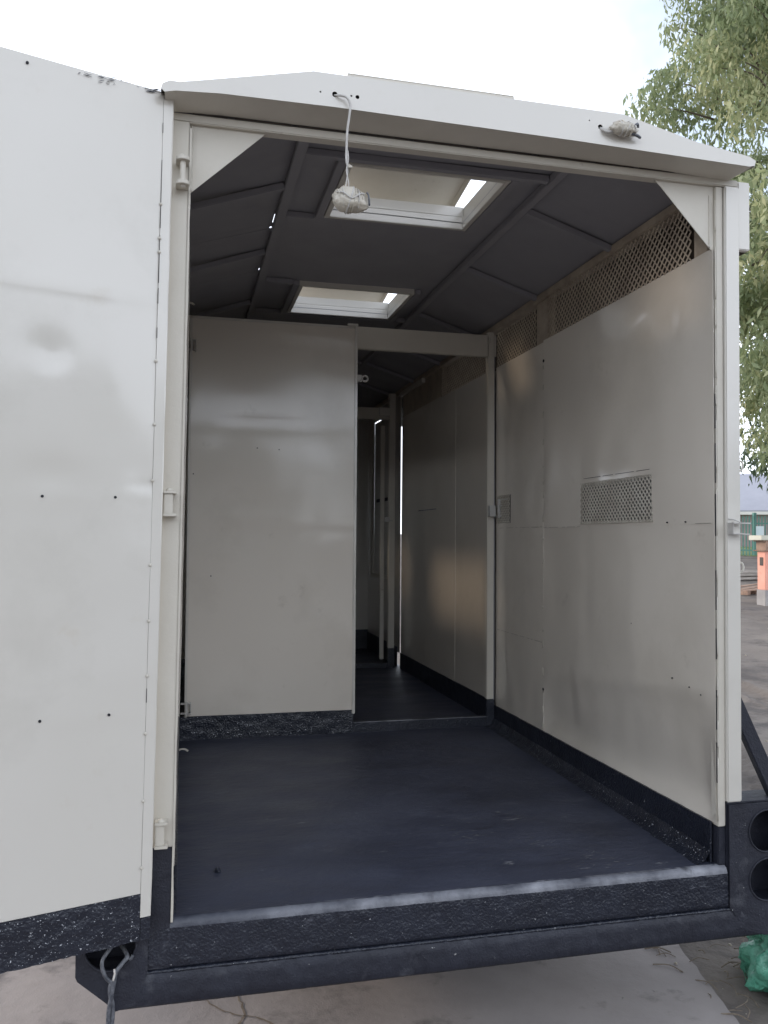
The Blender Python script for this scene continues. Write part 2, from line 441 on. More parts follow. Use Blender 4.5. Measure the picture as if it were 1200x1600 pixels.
# ------------------------------------------------------------------ ground
def gz(x, y): return -0.55 + 0.034*min(max(0, y-2), 60)
def slab_edge(y): return 1.885 + 0.22*y
def grid_mesh(name, xs, ys, h):
    v = [(x, y, h(x, y)) for x in xs for y in ys]; n = len(ys)
    f = [(i*n+j, (i+1)*n+j, (i+1)*n+j+1, i*n+j+1) for i in range(len(xs)-1) for j in range(n-1)]
    me = bpy.data.meshes.new(name); me.from_pydata(v, [], f); me.update(); me.shade_smooth(); return me
def ruts(x, y):
    h = 0.0
    for (cx, w, k) in ((0.0, 0.16, 1.0), (1.55, 0.16, 1.0), (3.4, 0.14, 0.8)):
        c = 3.6 + cx + 0.35*(y-3) + 0.5*math.sin(y*0.35+cx)
        d = abs(x-c)
        if d < w*1.8:
            h += (-0.03*math.cos(min(1, d/w)*math.pi/2) + 0.018*math.exp(-((d-w*1.25)/0.05)**2))*k
            if d < w: h += 0.008*math.copysign(1, math.sin((y + 0.3*d)*52))*k
    return h
def hdirt(x, y):
    z = gz(x, y)
    if 1.5 < x < 14 and -2 < y < 16:
        z += ruts(x, y) + 0.016*nz(x, y, 0, 1.3) + 0.009*nz(x, y, 2, 5) + 0.004*nz(x, y, 4, 18)
    return z
xs = np.unique(np.concatenate([np.linspace(-160, -12, 14), np.linspace(-12, 1.5, 12), np.arange(1.5, 9, 0.035), np.arange(9, 14.2, 0.12), np.linspace(14.2, 220, 28)]))
ys = np.unique(np.concatenate([np.linspace(-160, -3, 16), np.arange(-2, 9, 0.04), np.arange(9, 16.2, 0.12), np.linspace(16.2, 62, 14), np.linspace(62, 400, 8)]))
ground = link('ground', grid_mesh('ground', list(xs), list(ys), hdirt), M['dirt'])
setp(ground, 'bare dry soil yard with tyre ruts', None, None, 'structure')
# concrete slab with cracks pressed into it
cr = [catmull([(0.02, 0.75), (0.16, 0.50), (0.32, 0.38), (0.40, 0.10), (0.62, -0.2)], 10), catmull([(0.20, 0.72), (0.24, 0.45), (0.16, 0.30), (0.12, 0.05)], 10)]
mb = MB()
sx = list(np.linspace(-9, -1.2, 8)) + list(np.arange(-1.1, 1.86, 0.05))
sy = list(np.linspace(-9, -1, 8)) + list(np.arange(-0.9, 2.0, 0.05))
def slab_x(x, y): return x if x < 1.5 else 1.5 + (x-1.5)/(sx[-1]-1.5)*(slab_edge(y)-1.5) + (0.014*nz(0, y, 9, 9)+0.010*nz(0, y, 3, 31) if x == sx[-1] else 0)
n = len(sy); off = len(sx)*n; v = []; f = []
for k in (0, 1):
    for x in sx:
        for y in sy:
            v.append((slab_x(x, y), y, -0.55 + (0.022 + 0.003*nz(x, y, 1, 2) if k == 0 else -0.06)))
for i in range(len(sx)-1):
    for j in range(n-1): f.append((i*n+j, (i+1)*n+j, (i+1)*n+j+1, i*n+j+1))
for j in range(n-1):
    a = (len(sx)-1)*n+j; f.append((a, a+off, a+1+off, a+1))
for i in range(len(sx)-1):
    a = i*n+n-1; f.append((a, a+n, a+n+off, a+off))
me = bpy.data.meshes.new('concrete_slab'); me.from_pydata(v, [], f); me.update()
slab = link('concrete_pavement', me, M['concrete'])
setp(slab, 'old stained concrete apron behind the trailer', None, None, 'structure')
for c in cr:
    m = MB(); k = 0
    pts = [Vector((p[0]+0.012*nz(i, 1, 1, .9), p[1]+0.012*nz(i, 5, 1, .9), -0.5255)) for i, p in enumerate(c)]
    for i, p in enumerate(pts):
        w = 0.0035*(0.4+abs(math.sin(i*1.3)))*math.sin(math.pi*(i+1)/(len(pts)+1))+0.0008
        m.v += [(p.x-w, p.y, p.z), (p.x+w, p.y+0.3*w, p.z)]
    m.f = [(2*i, 2*i+1, 2*i+3, 2*i+2) for i in range(len(pts)-1)]
    me = m.mesh('crack'); link('crack', me, M['twig'], slab)
# loose chips and twigs on the ground in view
m = MB()
for i in range(520):
    if i < 300: x, y = random.uniform(-1.0, 3.2), random.uniform(-0.9, 1.2)
    else: x = random.uniform(2.2, 9.5); y = random.uniform(0.3, 12)
    if y > 0.05 and x < 1.8: y = -abs(y)*0.6
    r = random.uniform(0.003, 0.011)*(1 if i < 300 else 2.2)
    z = (hdirt(x, y) if x > slab_edge(y) else -0.526) + r*0.2
    a = random.random()*6.3
    pts = [Vector((math.cos(a+t)*r*random.uniform(.6, 1.3), math.sin(a+t)*r*random.uniform(.6, 1.2), 0)) for t in (0, 1.4, 2.9, 4.5)]
    k = len(m.v)
    for p in pts: m.v.append((x+p.x, y+p.y, z-r*0.3))
    for p in pts: m.v.append((x+p.x*.6, y+p.y*.6, z+r*0.45))
    m.f += [(k+4,k+5,k+6,k+7)] + [(k+q, k+(q+1)%4, k+4+(q+1)%4, k+4+q) for q in range(4)]
link('debris', m.mesh('debris'), M['debris'], None, 'small pale chips and crumbs scattered over concrete and soil', 'stuff')
m = MB()
for i in range(120):
    x, y = (random.uniform(1.9, 3.4), random.uniform(-0.2, 2.0)) if i < 50 else (random.uniform(1.88, 2.45), random.uniform(-0.1, 0.75)); a = random.random()*3.1; L_ = random.uniform(.03, .14)
    z = hdirt(x, y)+0.022
    m.tube(catmull([(x, y, z), (x+math.cos(a)*L_*.5, y+math.sin(a)*L_*.5, z+.006), (x+math.cos(a+.3)*L_, y+math.sin(a+.3)*L_, z)], 3), random.uniform(.0012, .003), 5)
link('twigs', m.mesh('twigs'), M['twig'], None, 'thin dry twigs littering the soil beside the concrete', 'stuff')

# ------------------------------------------------------------------ the trailer
W = 1.8; HB = 2.37; D1 = 2.10; D2 = 4.35; DE = 5.6
trailer = thing('box_trailer', (0.9, 0.0, -0.55), 'cream steel box trailer with black floor, open rear door and roof hatches', 'trailer')
T = trailer

# floor (gently rising to the front), with worn patches and a raised bolt
def hfloor(x, y): return 0.020 + 0.011*min(y, 2.4) + 0.0016*nz(x, y, 0, 9) + 0.003*nz(x, y, 3, 1.7)
fl = link('floor', grid_mesh('floor', list(np.linspace(-0.02, 1.83, 60)), list(np.concatenate([np.linspace(0.018, 2.2, 80), np.linspace(2.25, 5.7, 40)])), hfloor), M['black'], T)
part('floor_underside', 'black_smooth', T, (-0.02, 1.83, 0.03, 5.7, -0.06, 0.004), bevel=0)
m = MB(); m.cyl((0.137, 0.31, 0.015), (0.137, 0.31, 0.034), 0.012, 6); m.cyl((0.137, 0.31, 0.034), (0.137, 0.31, 0.040), 0.009, 12, 0.004)
m.build('bolt', M['black_rough'], T, 0.001)

M['seam'] = surf('seam_shadow', (0.16, 0.145, 0.13), (0.30, 0.28, 0.25), 40, (0.6, 0.8))
_nt = M['scuff_and_highlight'].node_tree; _b = _nt.nodes['Principled BSDF']; _lk = _b.inputs['Base Color'].links[0].from_socket
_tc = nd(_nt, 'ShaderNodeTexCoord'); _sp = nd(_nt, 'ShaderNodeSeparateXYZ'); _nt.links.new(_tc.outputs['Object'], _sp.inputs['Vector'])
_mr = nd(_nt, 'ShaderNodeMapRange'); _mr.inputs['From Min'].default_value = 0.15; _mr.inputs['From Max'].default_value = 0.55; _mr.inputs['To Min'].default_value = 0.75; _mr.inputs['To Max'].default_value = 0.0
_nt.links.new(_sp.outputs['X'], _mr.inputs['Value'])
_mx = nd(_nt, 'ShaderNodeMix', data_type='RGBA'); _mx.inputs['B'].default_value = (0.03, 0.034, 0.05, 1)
_nt.links.new(_mr.outputs['Result'], _mx.inputs['Factor']); _nt.links.new(_lk, _mx.inputs['A']); _nt.links.new(_mx.outputs['Result'], _b.inputs['Base Color'])  # left end darkened so the painted lip highlight fades there
# grey scuff marks on the floor near the sill
m = MB()
for (cx, cy, n_) in ((1.05, 0.42, 26), (1.28, 0.34, 40), (1.42, 0.18, 34), (1.12, 0.62, 14), (1.30, 0.60, 14), (0.6, 0.9, 10)):
    for i in range(n_):
        x = random.gauss(cx, .055); y = random.gauss(cy, .04); L_ = random.uniform(.004, .030); a = random.uniform(-.4, .4); w = random.uniform(.0006, .0018)
        z = hfloor(x, y)+.0018; k = len(m.v)
        dx, dy = math.cos(a)*L_/2, math.sin(a)*L_/2
        m.v += [(x-dx, y-dy, z), (x, y-w, z), (x+dx, y+dy, z), (x, y+w, z)]; m.f.append((k, k+1, k+2, k+3))
M['scuff_mark'] = surf('pale_scuffs', (0.13, 0.13, 0.14), (0.28, 0.275, 0.265), 30, (0.6, 0.8))
link('scuff_marks', m.mesh('scuff_marks'), M['scuff_mark'], T, None, 'stuff')
# sill: rounded lip with wear and highlight in its colour, rough upright face, lower channel
def rough_strip(name, mat, prof, x0, x1, amp, freq, nx=240, parent=T, label=None, close=False, ends=None):
    """sweep a (y, z) profile along x with lumpy displacement"""
    v = []; f = []; k = len(prof)
    for i in range(nx+1):
        x = x0+(x1-x0)*i/nx
        for (y, z) in prof:
            d = amp*noise.noise(Vector((x*freq, y*freq*1.5+5, z*freq*1.5)))+amp*.5*noise.noise(Vector((x*freq*2.7, y*40, z*freq*3)))
            v.append((x, y-d, z+d*0.7))
    for i in range(nx):
        for j in range(k-1 if not close else k):
            a = i*k+j; b = i*k+(j+1) % k
            f.append((a, a+k, b+k, b))
    me = bpy.data.meshes.new(name); me.from_pydata(v, [], f); me.update(); me.shade_smooth()
    return link(name, me, M[mat], parent, label)
rough_strip('sill_lip', 'scuff_and_highlight', [(0.035, 0.017), (0.024, 0.0205), (0.014, 0.0185), (0.006, 0.012), (0.001, 0.003), (0.0, -0.006)], -0.012, 1.832, 0.0016, 45)
rough_strip('sill_face', 'black_rough', [(0.0, -0.006)] + [(0.0 - 0.0015*(j % 2), -0.006-0.012*j) for j in range(1, 10)] + [(0.003, -0.119), (0.010, -0.124)], -0.075, 1.835, 0.003, 38)
# weld bead between sill face and channel
rough_strip('weld_bead', 'black_rough', [(0.012, -0.1225), (0.001, -0.1225), (-0.004, -0.1265), (-0.001, -0.131), (0.010, -0.131)], -0.075, 2.03, 0.0035, 55)
# rear channel with chamfered ends
zt, zb = -0.1285, -0.221
prof = [(0.004, zt), (-0.004, zt-0.004), (-0.006, zt-0.03), (-0.006, zt-0.06), (-0.006, zb+0.006), (0.0, zb-0.002), (0.02, zb), (0.10, zb), (0.10, zt), (0.05, zt)]
rough_strip('rear_channel', 'black_smooth', prof, -0.168, 1.97, 0.0048, 36, close=True)
def xz(y0): return lambda u, v_, w: Vector((u, y0+w, v_))
holesR = [(1.985, 0.130, 0.070), (1.985, -0.035, 0.070)]
lampR = [(1.838, -0.12), (1.90, -0.20), (1.97, -0.222), (2.03, -0.222), (2.10, -0.14), (2.10, 0.227), (1.838, 0.227)]
plate('lamp_panel', 'black_smooth', T, lampR, holesR, xz(-0.003), 0.008)
holesL = [(-0.175, 0.130, 0.070), (-0.175, -0.035, 0.070)]
lampL = [(-0.072, -0.12), (-0.10, -0.21), (-0.160, -0.222), (-0.185, -0.195), (-0.262, -0.128), (-0.268, -0.115), (-0.268, 0.227), (-0.072, 0.227)]
plate('lamp_panel', 'black_smooth', T, lampL, holesL, xz(-0.003), 0.008)
for x0, x1 in ((1.838, 2.10), (-0.268, -0.072)):
    part('lamp_box', 'black_smooth', T, (x0+.006, x1-.006, 0.0996, 0.106, -.121, .22), (x0+.003, x0+.009, 0.003, 0.1, -.115, .22), (x1-.009, x1-.003, 0.003, 0.1, -.115, .22), (x0-.004, x1+.004, 0.001, 0.11, .2275, .2335), (x0+.0095, x1-.0095, 0.003, 0.0995, -.121, -.1155), bevel=0.001)
for (cx, cz, r) in holesR+holesL:                         # rolled edge of each lamp cut-out
    mb = MB(); mb.tube([(cx+(r+.002)*math.cos(t*math.pi/16), -0.0085, cz+(r+.002)*math.sin(t*math.pi/16)) for t in range(33)], 0.0028, 6)
    mb.build('cutout_rim', M['black_smooth'], T, smooth=True)
# chassis rails
for x in (0.25, 1.55): part('chassis_rail', 'black_smooth', T, (x-.03, x+.03, 0.12, 5.7, -0.2, -0.062))
for y in (1.0, 2.4, 3.8, 5.3): part('cross_member', 'black_smooth', T, (-0.05, 1.87, y, y+.05, -0.14, -0.063))
for x in (-0.16, 1.96):
    for y in (2.75, 3.55):
        m = MB(); m.cyl((x-.09, y, -0.55+.032*max(0,y-2)+.31), (x+.09, y, -0.55+.032*max(0,y-2)+.31), 0.31, 32)
        w_ = m.build('wheel', M['rubber'], T, 0.03, seg=3)
        m = MB(); m.cyl((x-.095, y, -0.55+.032*max(0,y-2)+.31), (x+.095, y, -0.55+.032*max(0,y-2)+.31), 0.19, 24); m.cyl((x-.11, y, -0.55+.032*max(0,y-2)+.31), (x+.11, y, -0.55+.032*max(0,y-2)+.31), 0.06, 16)
        m.build('rim', M['rim'], w_, 0.008)
for y in (2.75, 3.55): part('axle', 'black_smooth', T, (-.1, 1.9, y-.03, y+.03, -0.24, -0.19))
part('drawbar', 'black_smooth', T, (0.86, 0.94, 5.5, 7.0, -0.2, -0.12)); part('jockey_leg', 'black_smooth', T, (0.88, 0.92, 6.8, 6.84, -0.5, -0.1))
# black diagonal stay outside the right post
m = MB(); m.bar((1.868, 0.03, 0.60), (2.062, 0.035, 0.215), 0.052, 0.03, (0, 1, 0)); m.build('diagonal_stay', M['black_smooth'], T, 0.003)

# right corner post: front face, reveal, angle
def leanbox(x0, x1, y0, y1, z0, z1, dx0, dx1):
    return [(x0+dx0,y0,z0),(x1+dx0,y0,z0),(x1+dx0,y1,z0),(x0+dx0,y1,z0),(x0+dx1,y0,z1),(x1+dx1,y0,z1),(x1+dx1,y1,z1),(x0+dx1,y1,z1)]
mb = MB(); mb.hexa(leanbox(1.836, 1.893, -0.002, 0.06, 0.2336, 2.372, -0.002, 0.002))
mb.build('corner_post', M['cream'], T, 0.004)
mb = MB(); mb.hexa(leanbox(1.806, 1.8355, 0.010, 0.05, 0.150, 2.372, -0.001, 0.001))
mb.build('post_angle', M['cream_frame'], T, 0.003)
part('post_foot', 'black_smooth', T, (1.806, 1.8355, 0.012, 0.052, 0.018, 0.1495), (1.8355, 1.90, 0.006, 0.06, -0.12, 0.2270))
# weld/caulk line running down the angle, broken
m = MB(); z = 0.17
while z < 2.3:
    L_ = random.uniform(.05, .22); pts = [(1.8045+.0012*nz(z+i*.02, 0, 1, 30), 0.0085, z+i*L_/6) for i in range(7)]
    m.tube(pts, 0.0022, 5); z += L_+random.uniform(.01, .09)
m.build('seam_bead', M['cream_frame'], T, smooth=True, kind='stuff')
m = MB(); z = 0.30
while z < 1.6:
    L_ = random.uniform(.05, .2); m.box(1.8005, 1.8022, 0.0085, 0.012, z, z+L_); z += L_+random.uniform(.02, .12)
m.build('seam_gap', M['dark_hole'], T, kind='stuff')
# overhanging end of the side vent cover
part('vent_cover_end', 'cream', T, (1.8935, 1.941, 0.004, 0.03, 2.153, 2.395), bevel=0.003)
sheet('vent_cover', 'cover', T, (1.939, 0.03, 2.153), (0,1,0), (0,0,1), 5.6, 0.252, (-1,0,0), 0.004, 0.2, 0.001)
part('vent_cover_top', 'cover', T, (1.80, 1.945, 0.046, 5.64, 2.4055, 2.4100), bevel=0)
# latch bracket on the post: two shelves, back plate, arms
z1, z0 = 1.190, 1.158
m = MB(); m.box(1.838, 1.884, -0.036, -0.0022, 1.187, 1.192); m.box(1.838, 1.884, -0.036, -0.0022, 1.1505, 1.1555); m.box(1.838, 1.8415, -0.034, -0.0022, 1.1556, 1.1869); m.box(1.8842, 1.912, -0.030, -0.020, 1.187, 1.192); m.box(1.8842, 1.909, -0.030, -0.020, 1.149, 1.154)
m.build('latch_bracket', M['steel'], T, 0.001)
m = MB(); m.tube(catmull([(1.842, -0.004, 1.205), (1.855, -0.010, 1.203), (1.872, -0.016, 1.196), (1.880, -0.016, 1.193)], 4), 0.0022, 6); m.build('latch_pin', M['steel'], T, smooth=True)
for zz in (1.385, 1.03):
    m = MB(); m.tube(catmull([(1.892, 0.02, zz+.022), (1.905, 0.012, zz+.022), (1.909, 0.008, zz+.006), (1.903, 0.010, zz-.010), (1.892, 0.02, zz-.012)], 4), 0.0038, 6); m.build('tie_hook', M['cream_frame'], T, smooth=True)

# left corner post with hinges
mb = MB(); mb.hexa([(-0.110,0.0,-0.12),(-0.010,0.0,-0.12),(-0.010,0.05,-0.12),(-0.110,0.05,-0.12),(-0.100,0.0,0.2270),(-0.006,0.0,0.2270),(-0.006,0.05,0.2270),(-0.100,0.05,0.2270)])
mb.build('post_foot', M['black_smooth'], T, 0.003)
mb = MB(); mb.hexa([(-0.100,-0.002,0.2275),(-0.006,-0.002,0.2275),(-0.006,0.05,0.2275),(-0.100,0.05,0.2275),(-0.07,-0.002,2.372),(0.012,-0.002,2.372),(0.012,0.05,2.372),(-0.07,0.05,2.372)])
mb.build('corner_post', M['cream_frame'], T, 0.003)
# thin inner edge strip (cream down to the sill), slightly wavy
v = []; 
mb = MB(); prev = None
for i in range(121):
    z = 0.012+2.34*i/120; xo = -0.0098+0.0228*(z/2.36)
    a = 0.006+0.0022*nz(z, 0, 0, 9); 
    mb.v += [(xo, -0.0035, z), (xo+a, -0.004, z), (xo+a, 0.012, z), (xo, 0.012, z)]
for i in range(120):
    for j in range(4): mb.f.append((4*i+j, 4*i+(j+1) % 4, 4*i+4+(j+1) % 4, 4*i+4+j))
mb.build('edge_strip', M['cream_frame'], T)
# bulging left wall panels: seen edge-on behind the post
def bulge(u, w):                 # u along y, w along z
    zc = (w+0.165)
    return 0.022*math.exp(-((u-0.25)/0.3)**2)*(0.35+0.65*math.exp(-((zc-1.75)/0.8)**2))
sheet('wall_panel', 'cream_inner_lifted', T, (-0.004, 0.02, 0.165), (0,1,0), (0,0,1), 2.06, 1.98, (1,0,0), 0.003, 0.07, 0.003, 2.2, extra=bulge, seed=2)
sheet('wall_panel', 'cream_inner_lifted', T, (-0.004, 2.12, 0.165), (0,1,0), (0,0,1), 2.20, 2.22, (1,0,0), 0.003, 0.1, 0.003, holes=[(0.75, 1.95, 1.40, 1.58)], seed=3)  # unseen slot added to throw a warm sun patch on the wall opposite
sheet('wall_panel', 'cream_inner_lifted', T, (-0.004, 4.36, 0.165), (0,1,0), (0,0,1), 1.26, 2.22, (1,0,0), 0.003, 0.1, 0.003, holes=[(0.45, 0.72, 1.50, 1.66)], seed=4)
sheet('outer_skin', 'cream', T, (-0.055, 0.06, -0.06), (0,1,0), (0,0,1), 5.6, 2.46, (-1,0,0), 0.003, 0.15, 0.002, holes=[(2.82, 4.05, 1.64, 1.86), (4.76, 5.04, 1.70, 1.92)], seed=5)  # matching unseen openings for the added light slots
part('wall_rail', 'cream_frame', T, (-0.05, -0.008, 0.06, 5.6, 2.145, 2.40))
for y in (0.02,): pass
mb = MB()
def hinge(px, z, zs):
    """two lug plates and a pin between the post and the door leaf"""
    x = px
    m = MB()
    for zz in (z+zs, z-zs):
        m.box(x-0.020, x+0.016, -0.045, -0.0023, zz-0.004, zz+0.004)
        m.cyl((x, -0.040, zz-0.006), (x, -0.040, zz+0.006), 0.020, 20)
    m.cyl((x, -0.040, z-zs-0.012), (x, -0.040, z+zs+0.013), 0.0085, 12)
    m.cyl((x, -0.040, z+zs+0.006), (x, -0.040, z+zs+0.016), 0.014, 16, 0.006)
    m.build('hinge', M['cream_frame'], T, 0.0012)
hinge(-0.006, 2.203, 0.036)
def hinge_flat(px, z, zs):
    m = MB(); m.box(px-0.022, px+0.014, -0.046, -0.0023, z+zs-.004, z+zs+.004); m.box(px-0.022, px+0.016, -0.046, -0.0023, z-zs-.004, z-zs+.004)
    m.box(px-0.020, px+0.006, -0.040, -0.030, z-zs+.0042, z+zs-.0042)
    m.cyl((px-0.004, -0.030, z+zs+.004), (px-0.004, -0.030, z+zs+.012), 0.013, 16, 0.006)
    m.build('hinge', M['cream_frame'], T, 0.0015)
hinge_flat(-0.026, 1.225, 0.033); hinge_flat(-0.036, 0.275, 0.033)

# hood over the opening
bY = -0.100
hood = [(-0.060, 2.402), (-0.030, 2.409), (0.10, 2.4175), (0.435, 2.4205), (0.79, 2.4165), (1.233, 2.4115), (1.60, 2.404), (1.862, 2.399), (1.882, 2.404), (1.886, 2.421),
        (1.862, 2.433), (1.66, 2.459), (1.392, 2.519), (0.369, 2.521), (0.02, 2.444), (-0.020, 2.436), (-0.045, 2.437), (-0.066, 2.426), (-0.070, 2.412)]
hholes = [(0.434, 2.459, 0.0085), (0.390, 2.461, 0.0028), (0.484, 2.461, 0.003), (0.503, 2.460, 0.006), (1.307, 2.467, 0.0085), (1.268, 2.484, 0.0025)]
hoodp = plate('hood_front', 'cream', T, hood, hholes, xz(bY), 0.003)
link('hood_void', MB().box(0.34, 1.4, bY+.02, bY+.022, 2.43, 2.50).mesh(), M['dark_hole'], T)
# underside swept from the front plate back to the beam, drooping at both ends
low = [(-0.060, 2.402), (-0.030, 2.409), (0.10, 2.4175), (0.435, 2.4205), (0.79, 2.4165), (1.233, 2.4115), (1.60, 2.404), (1.862, 2.399), (1.882, 2.404)]
bk = [(-0.055, 2.392), (-0.028, 2.400), (0.10, 2.405), (0.435, 2.405), (0.79, 2.405), (1.233, 2.405), (1.60, 2.400), (1.842, 2.392), (1.852, 2.392)]
mb = MB()
for (a, b) in zip(low, bk):
    mb.v += [(a[0], bY+.0016, a[1]+.0005), (b[0], 0.004, b[1]), (b[0], 0.004, b[1]+.004), (a[0], bY+.0016, a[1]+.0035)]
for i in range(len(low)-1):
    for j in range(4): mb.f.append((4*i+j, 4*i+(j+1) % 4, 4*i+4+(j+1) % 4, 4*i+4+j))
mb.build('hood_underside', M['cream_frame'], T)
# closing sheet on top of the hood
mb = MB()
for (a, b) in hood[8:]:
    mb.v += [(a, bY+.0016, b-.0008), (a, 0.065, b+.010), (a, 0.065, b+.013), (a, bY+.0016, b-.004)]
for i in range(len(hood[8:])-1):
    for j in range(4): mb.f.append((4*i+j, 4*i+(j+1) % 4, 4*i+4+(j+1) % 4, 4*i+4+j))
mb.build('hood_top', M['cream'], T)
# header beam below the hood with slots along its upper edge
part('header_beam', 'cream_frame', T, (-0.06, 1.893, 0.003, 0.045, 2.3725, 2.398), bevel=0.003)
m = MB(); x = 0.02
while x < 1.70:
    L_ = random.uniform(.10, .24); m.box(x, min(x+L_, 1.75), 0.0014, 0.0028, 2.3985, 2.4008); x += L_+0.022
m.build('beam_slot', M['cover'], T, kind='stuff')
part('header_web', 'ceiling', T, (-0.05, 1.85, 0.0452, 0.0482, 2.388, 2.50), bevel=0)
# corner gussets
plate('gusset', 'cream_frame', T, [(0.012, 2.3722), (0.240, 2.3722), (0.016, 2.164)], [], xz(0.022), 0.004)
plate('gusset', 'cream_frame', T, [(1.806, 2.3722), (1.577, 2.3722), (1.600, 2.352), (1.797, 2.146), (1.806, 2.146)], [], xz(0.022), 0.004)
m = MB(); m.tube([(1.789+.001*nz(z, 1, 0, 60), 0.0185, z) for z in np.linspace(2.155, 2.34, 40)], 0.0022, 5); m.build('weld_bead', M['cream_frame'], T, smooth=True)
m = MB(); m.tube([(0.0185+.0012*nz(z, 1, 0, 60), 0.0185, z) for z in np.linspace(2.17, 2.37, 40)], 0.003, 5); m.build('weld_bead', M['cream_frame'], T, smooth=True)

# right wall: skirting, panels, vents, outer skin
def skirt(name, O, U, lu, h, nrm, th=0.012, seed=0, amp=0.003, low=0.0):
    return sheet(name, 'black_rough', T, O, U, (0,0,1), lu, h, nrm, th, 0.02, amp*0.5, 14, seed=seed)
skirt('skirting', (1.790, 0.035, 0.012), (0,1,0), 2.065, 0.150, (-1,0,0), 0.008)
skirt('skirting', (1.790, 2.17, 0.012), (0,1,0), 2.11, 0.165, (-1,0,0), 0.008, 2)
skirt('skirting', (1.790, 4.40, 0.012), (0,1,0), 1.20, 0.20, (-1,0,0), 0.008, 3)
skirt('skirting', (0.006, 0.035, 0.012), (0,1,0), 5.55, 0.150, (1,0,0), 0.008, 4)
skirt('skirting', (0.0, DE-0.015, 0.012), (1,0,0), 1.8, 0.22, (0,-1,0), 0.008, 5)
# fillet of thick coating between skirting and floor
v = []; f = []; NY = 260
prof = [(0.000, 0.045), (-0.010, 0.030), (-0.020, 0.014), (-0.038, 0.005), (-0.06, -0.002)]
for i in range(NY+1):
    y = 0.03 + 2.06*i/NY
    for k, (dx, dz) in enumerate(prof):
        d = 0.0022*nz(dx*40, y, dz*40, 26)
        v.append((1.789+dx-d, y, hfloor(1.75, y)+dz+d))
for i in range(NY):
    for j in range(4): a = i*5+j; f.append((a, a+1, a+6, a+5))
me = bpy.data.meshes.new('fillet'); me.from_pydata(v, [], f); me.update(); me.shade_smooth()
link('floor_fillet', me, M['black_glint_speckled'], T)
# wall panels. each sheet a hair proud of its neighbour where they lap
def crease(u, w):            # shallow press line and dents near the lower part
    kink = 0.44-0.10*u
    return (0.09*(w-kink) if w < kink else 0.0) + 0.005*math.exp(-((w-kink)/0.022)**2) - 0.004*math.exp(-(((u-1.12)/0.03)**2+((w-0.22)/0.16)**2)) + 0.003*math.exp(-(((u-1.05)/0.04)**2+((w-0.25)/0.15)**2)) - 0.003*math.exp(-(((u-0.55)/0.05)**2+((w-0.2)/0.1)**2)) + 0.0008*nz(u*9, w*0.8, 4, 1.5) + 0.006*nz(u*1.7, w*0.9, 7, 1.6) - 0.004*math.exp(-(((u-0.95)/0.05)**2+((w-0.75)/0.22)**2))
def dents(u, w):
    return 0.0006*nz(u*9, w*0.8, 14, 1.5) + 0.006*nz(u*1.3, w*0.8, 3, 1.5) - 0.004*math.exp(-(((u-0.28)/0.07)**2+((w-0.78)/0.05)**2))
sheet('wall_panel', 'cream_inner_lifted', T, (1.7990, 0.014, 0.160), (0,1,0), (0,0,1), 1.424, 1.031, (-1,0,0), 0.002, 0.035, 0.0045, 2.4, extra=crease, seed=1, edge=0.0015, taper=True)
sheet('wall_panel', 'cream_inner_lifted', T, (1.7982, 0.014, 1.188), (0,1,0), (0,0,1), 1.418, 0.964, (-1,0,0), 0.002, 0.035, 0.0045, 2.4, holes=[(0.392, 0.998, 0.020, 0.198)], extra=dents, seed=11, edge=0.0015, taper=True)
sheet('wall_panel', 'cream_inner_lifted', T, (1.7995, 1.430, 0.160), (0,1,0), (0,0,1), 0.668, 0.448, (-1,0,0), 0.002, 0.035, 0.0025, 3.2, seed=21, edge=0.0015, extra=lambda u, w: 0.005*nz(u*3, w, 1, 3)+0.0016*nz(u*12, w, 2, 2), taper=True)
sheet('wall_panel', 'cream_inner_lifted', T, (1.7988, 1.430, 0.604), (0,1,0), (0,0,1), 0.668, 0.592, (-1,0,0), 0.002, 0.035, 0.0025, 3.2, seed=31, edge=0.0015, extra=lambda u, w: 0.0014*nz(u*12, w, 5, 2), taper=True)
sheet('wall_panel', 'cream_inner_lifted', T, (1.7978, 1.430, 1.192), (0,1,0), (0,0,1), 0.668, 0.950, (-1,0,0), 0.002, 0.035, 0.0025, 3.2, holes=[(0.44, 0.64, 0.03, 0.19)], seed=41, edge=0.0015, extra=lambda u, w: -0.008*math.exp(-(((u-0.10)/0.09)**2+((w-0.78)/0.06)**2)) + 0.004*nz(u*3, w, 1, 3), taper=True)
m = MB(); z = 0.17                                                                 # stitch welds on the upright seam
while z < 2.1:
    m.tube([(1.7958, 1.428+.001*nz(z+i*.01, 0, 0, 50), z+i*0.006) for i in range(int(random.uniform(3, 9)))], 0.0022, 5); z += random.uniform(.06, .15)
m.build('stitch_weld', M['mesh'], T, smooth=True, kind='stuff')
m = MB(); m.cyl((1.7965, 1.424, 0.372), (1.7935, 1.424, 0.372), 0.007, 10); m.build('drill_hole', M['dark_hole'], T); m = MB(); m.cyl((1.7965, 1.424, 2.045), (1.7935, 1.424, 2.045), 0.008, 10); m.build('drill_hole', M['dark_hole'], T)
for (y, z) in ((0.18, 1.197), (0.30, 1.197), (0.16, 0.60), (0.27, 0.615), (0.56, 0.79), (0.09, 0.585)):
    MB().cyl((1.798, y, z), (1.7925, y, z), 0.0028, 8).build('drill_hole', M['dark_hole'], T)
m = MB()
for (y0_, y1_, zs) in ((1.44, 2.08, 0.6055), (1.44, 2.08, 1.1935), (1.02, 1.42, 1.1895), (0.03, 0.12, 1.1895)):
    y = y0_
    while y < y1_:
        L_ = min(random.uniform(.02, .10), y1_-y); m.box(1.7955, 1.7966, y, y+L_, zs, zs+.0014); y += L_+random.uniform(.004, .05)
m.build('lap_seam', M['seam'], T, kind='stuff')
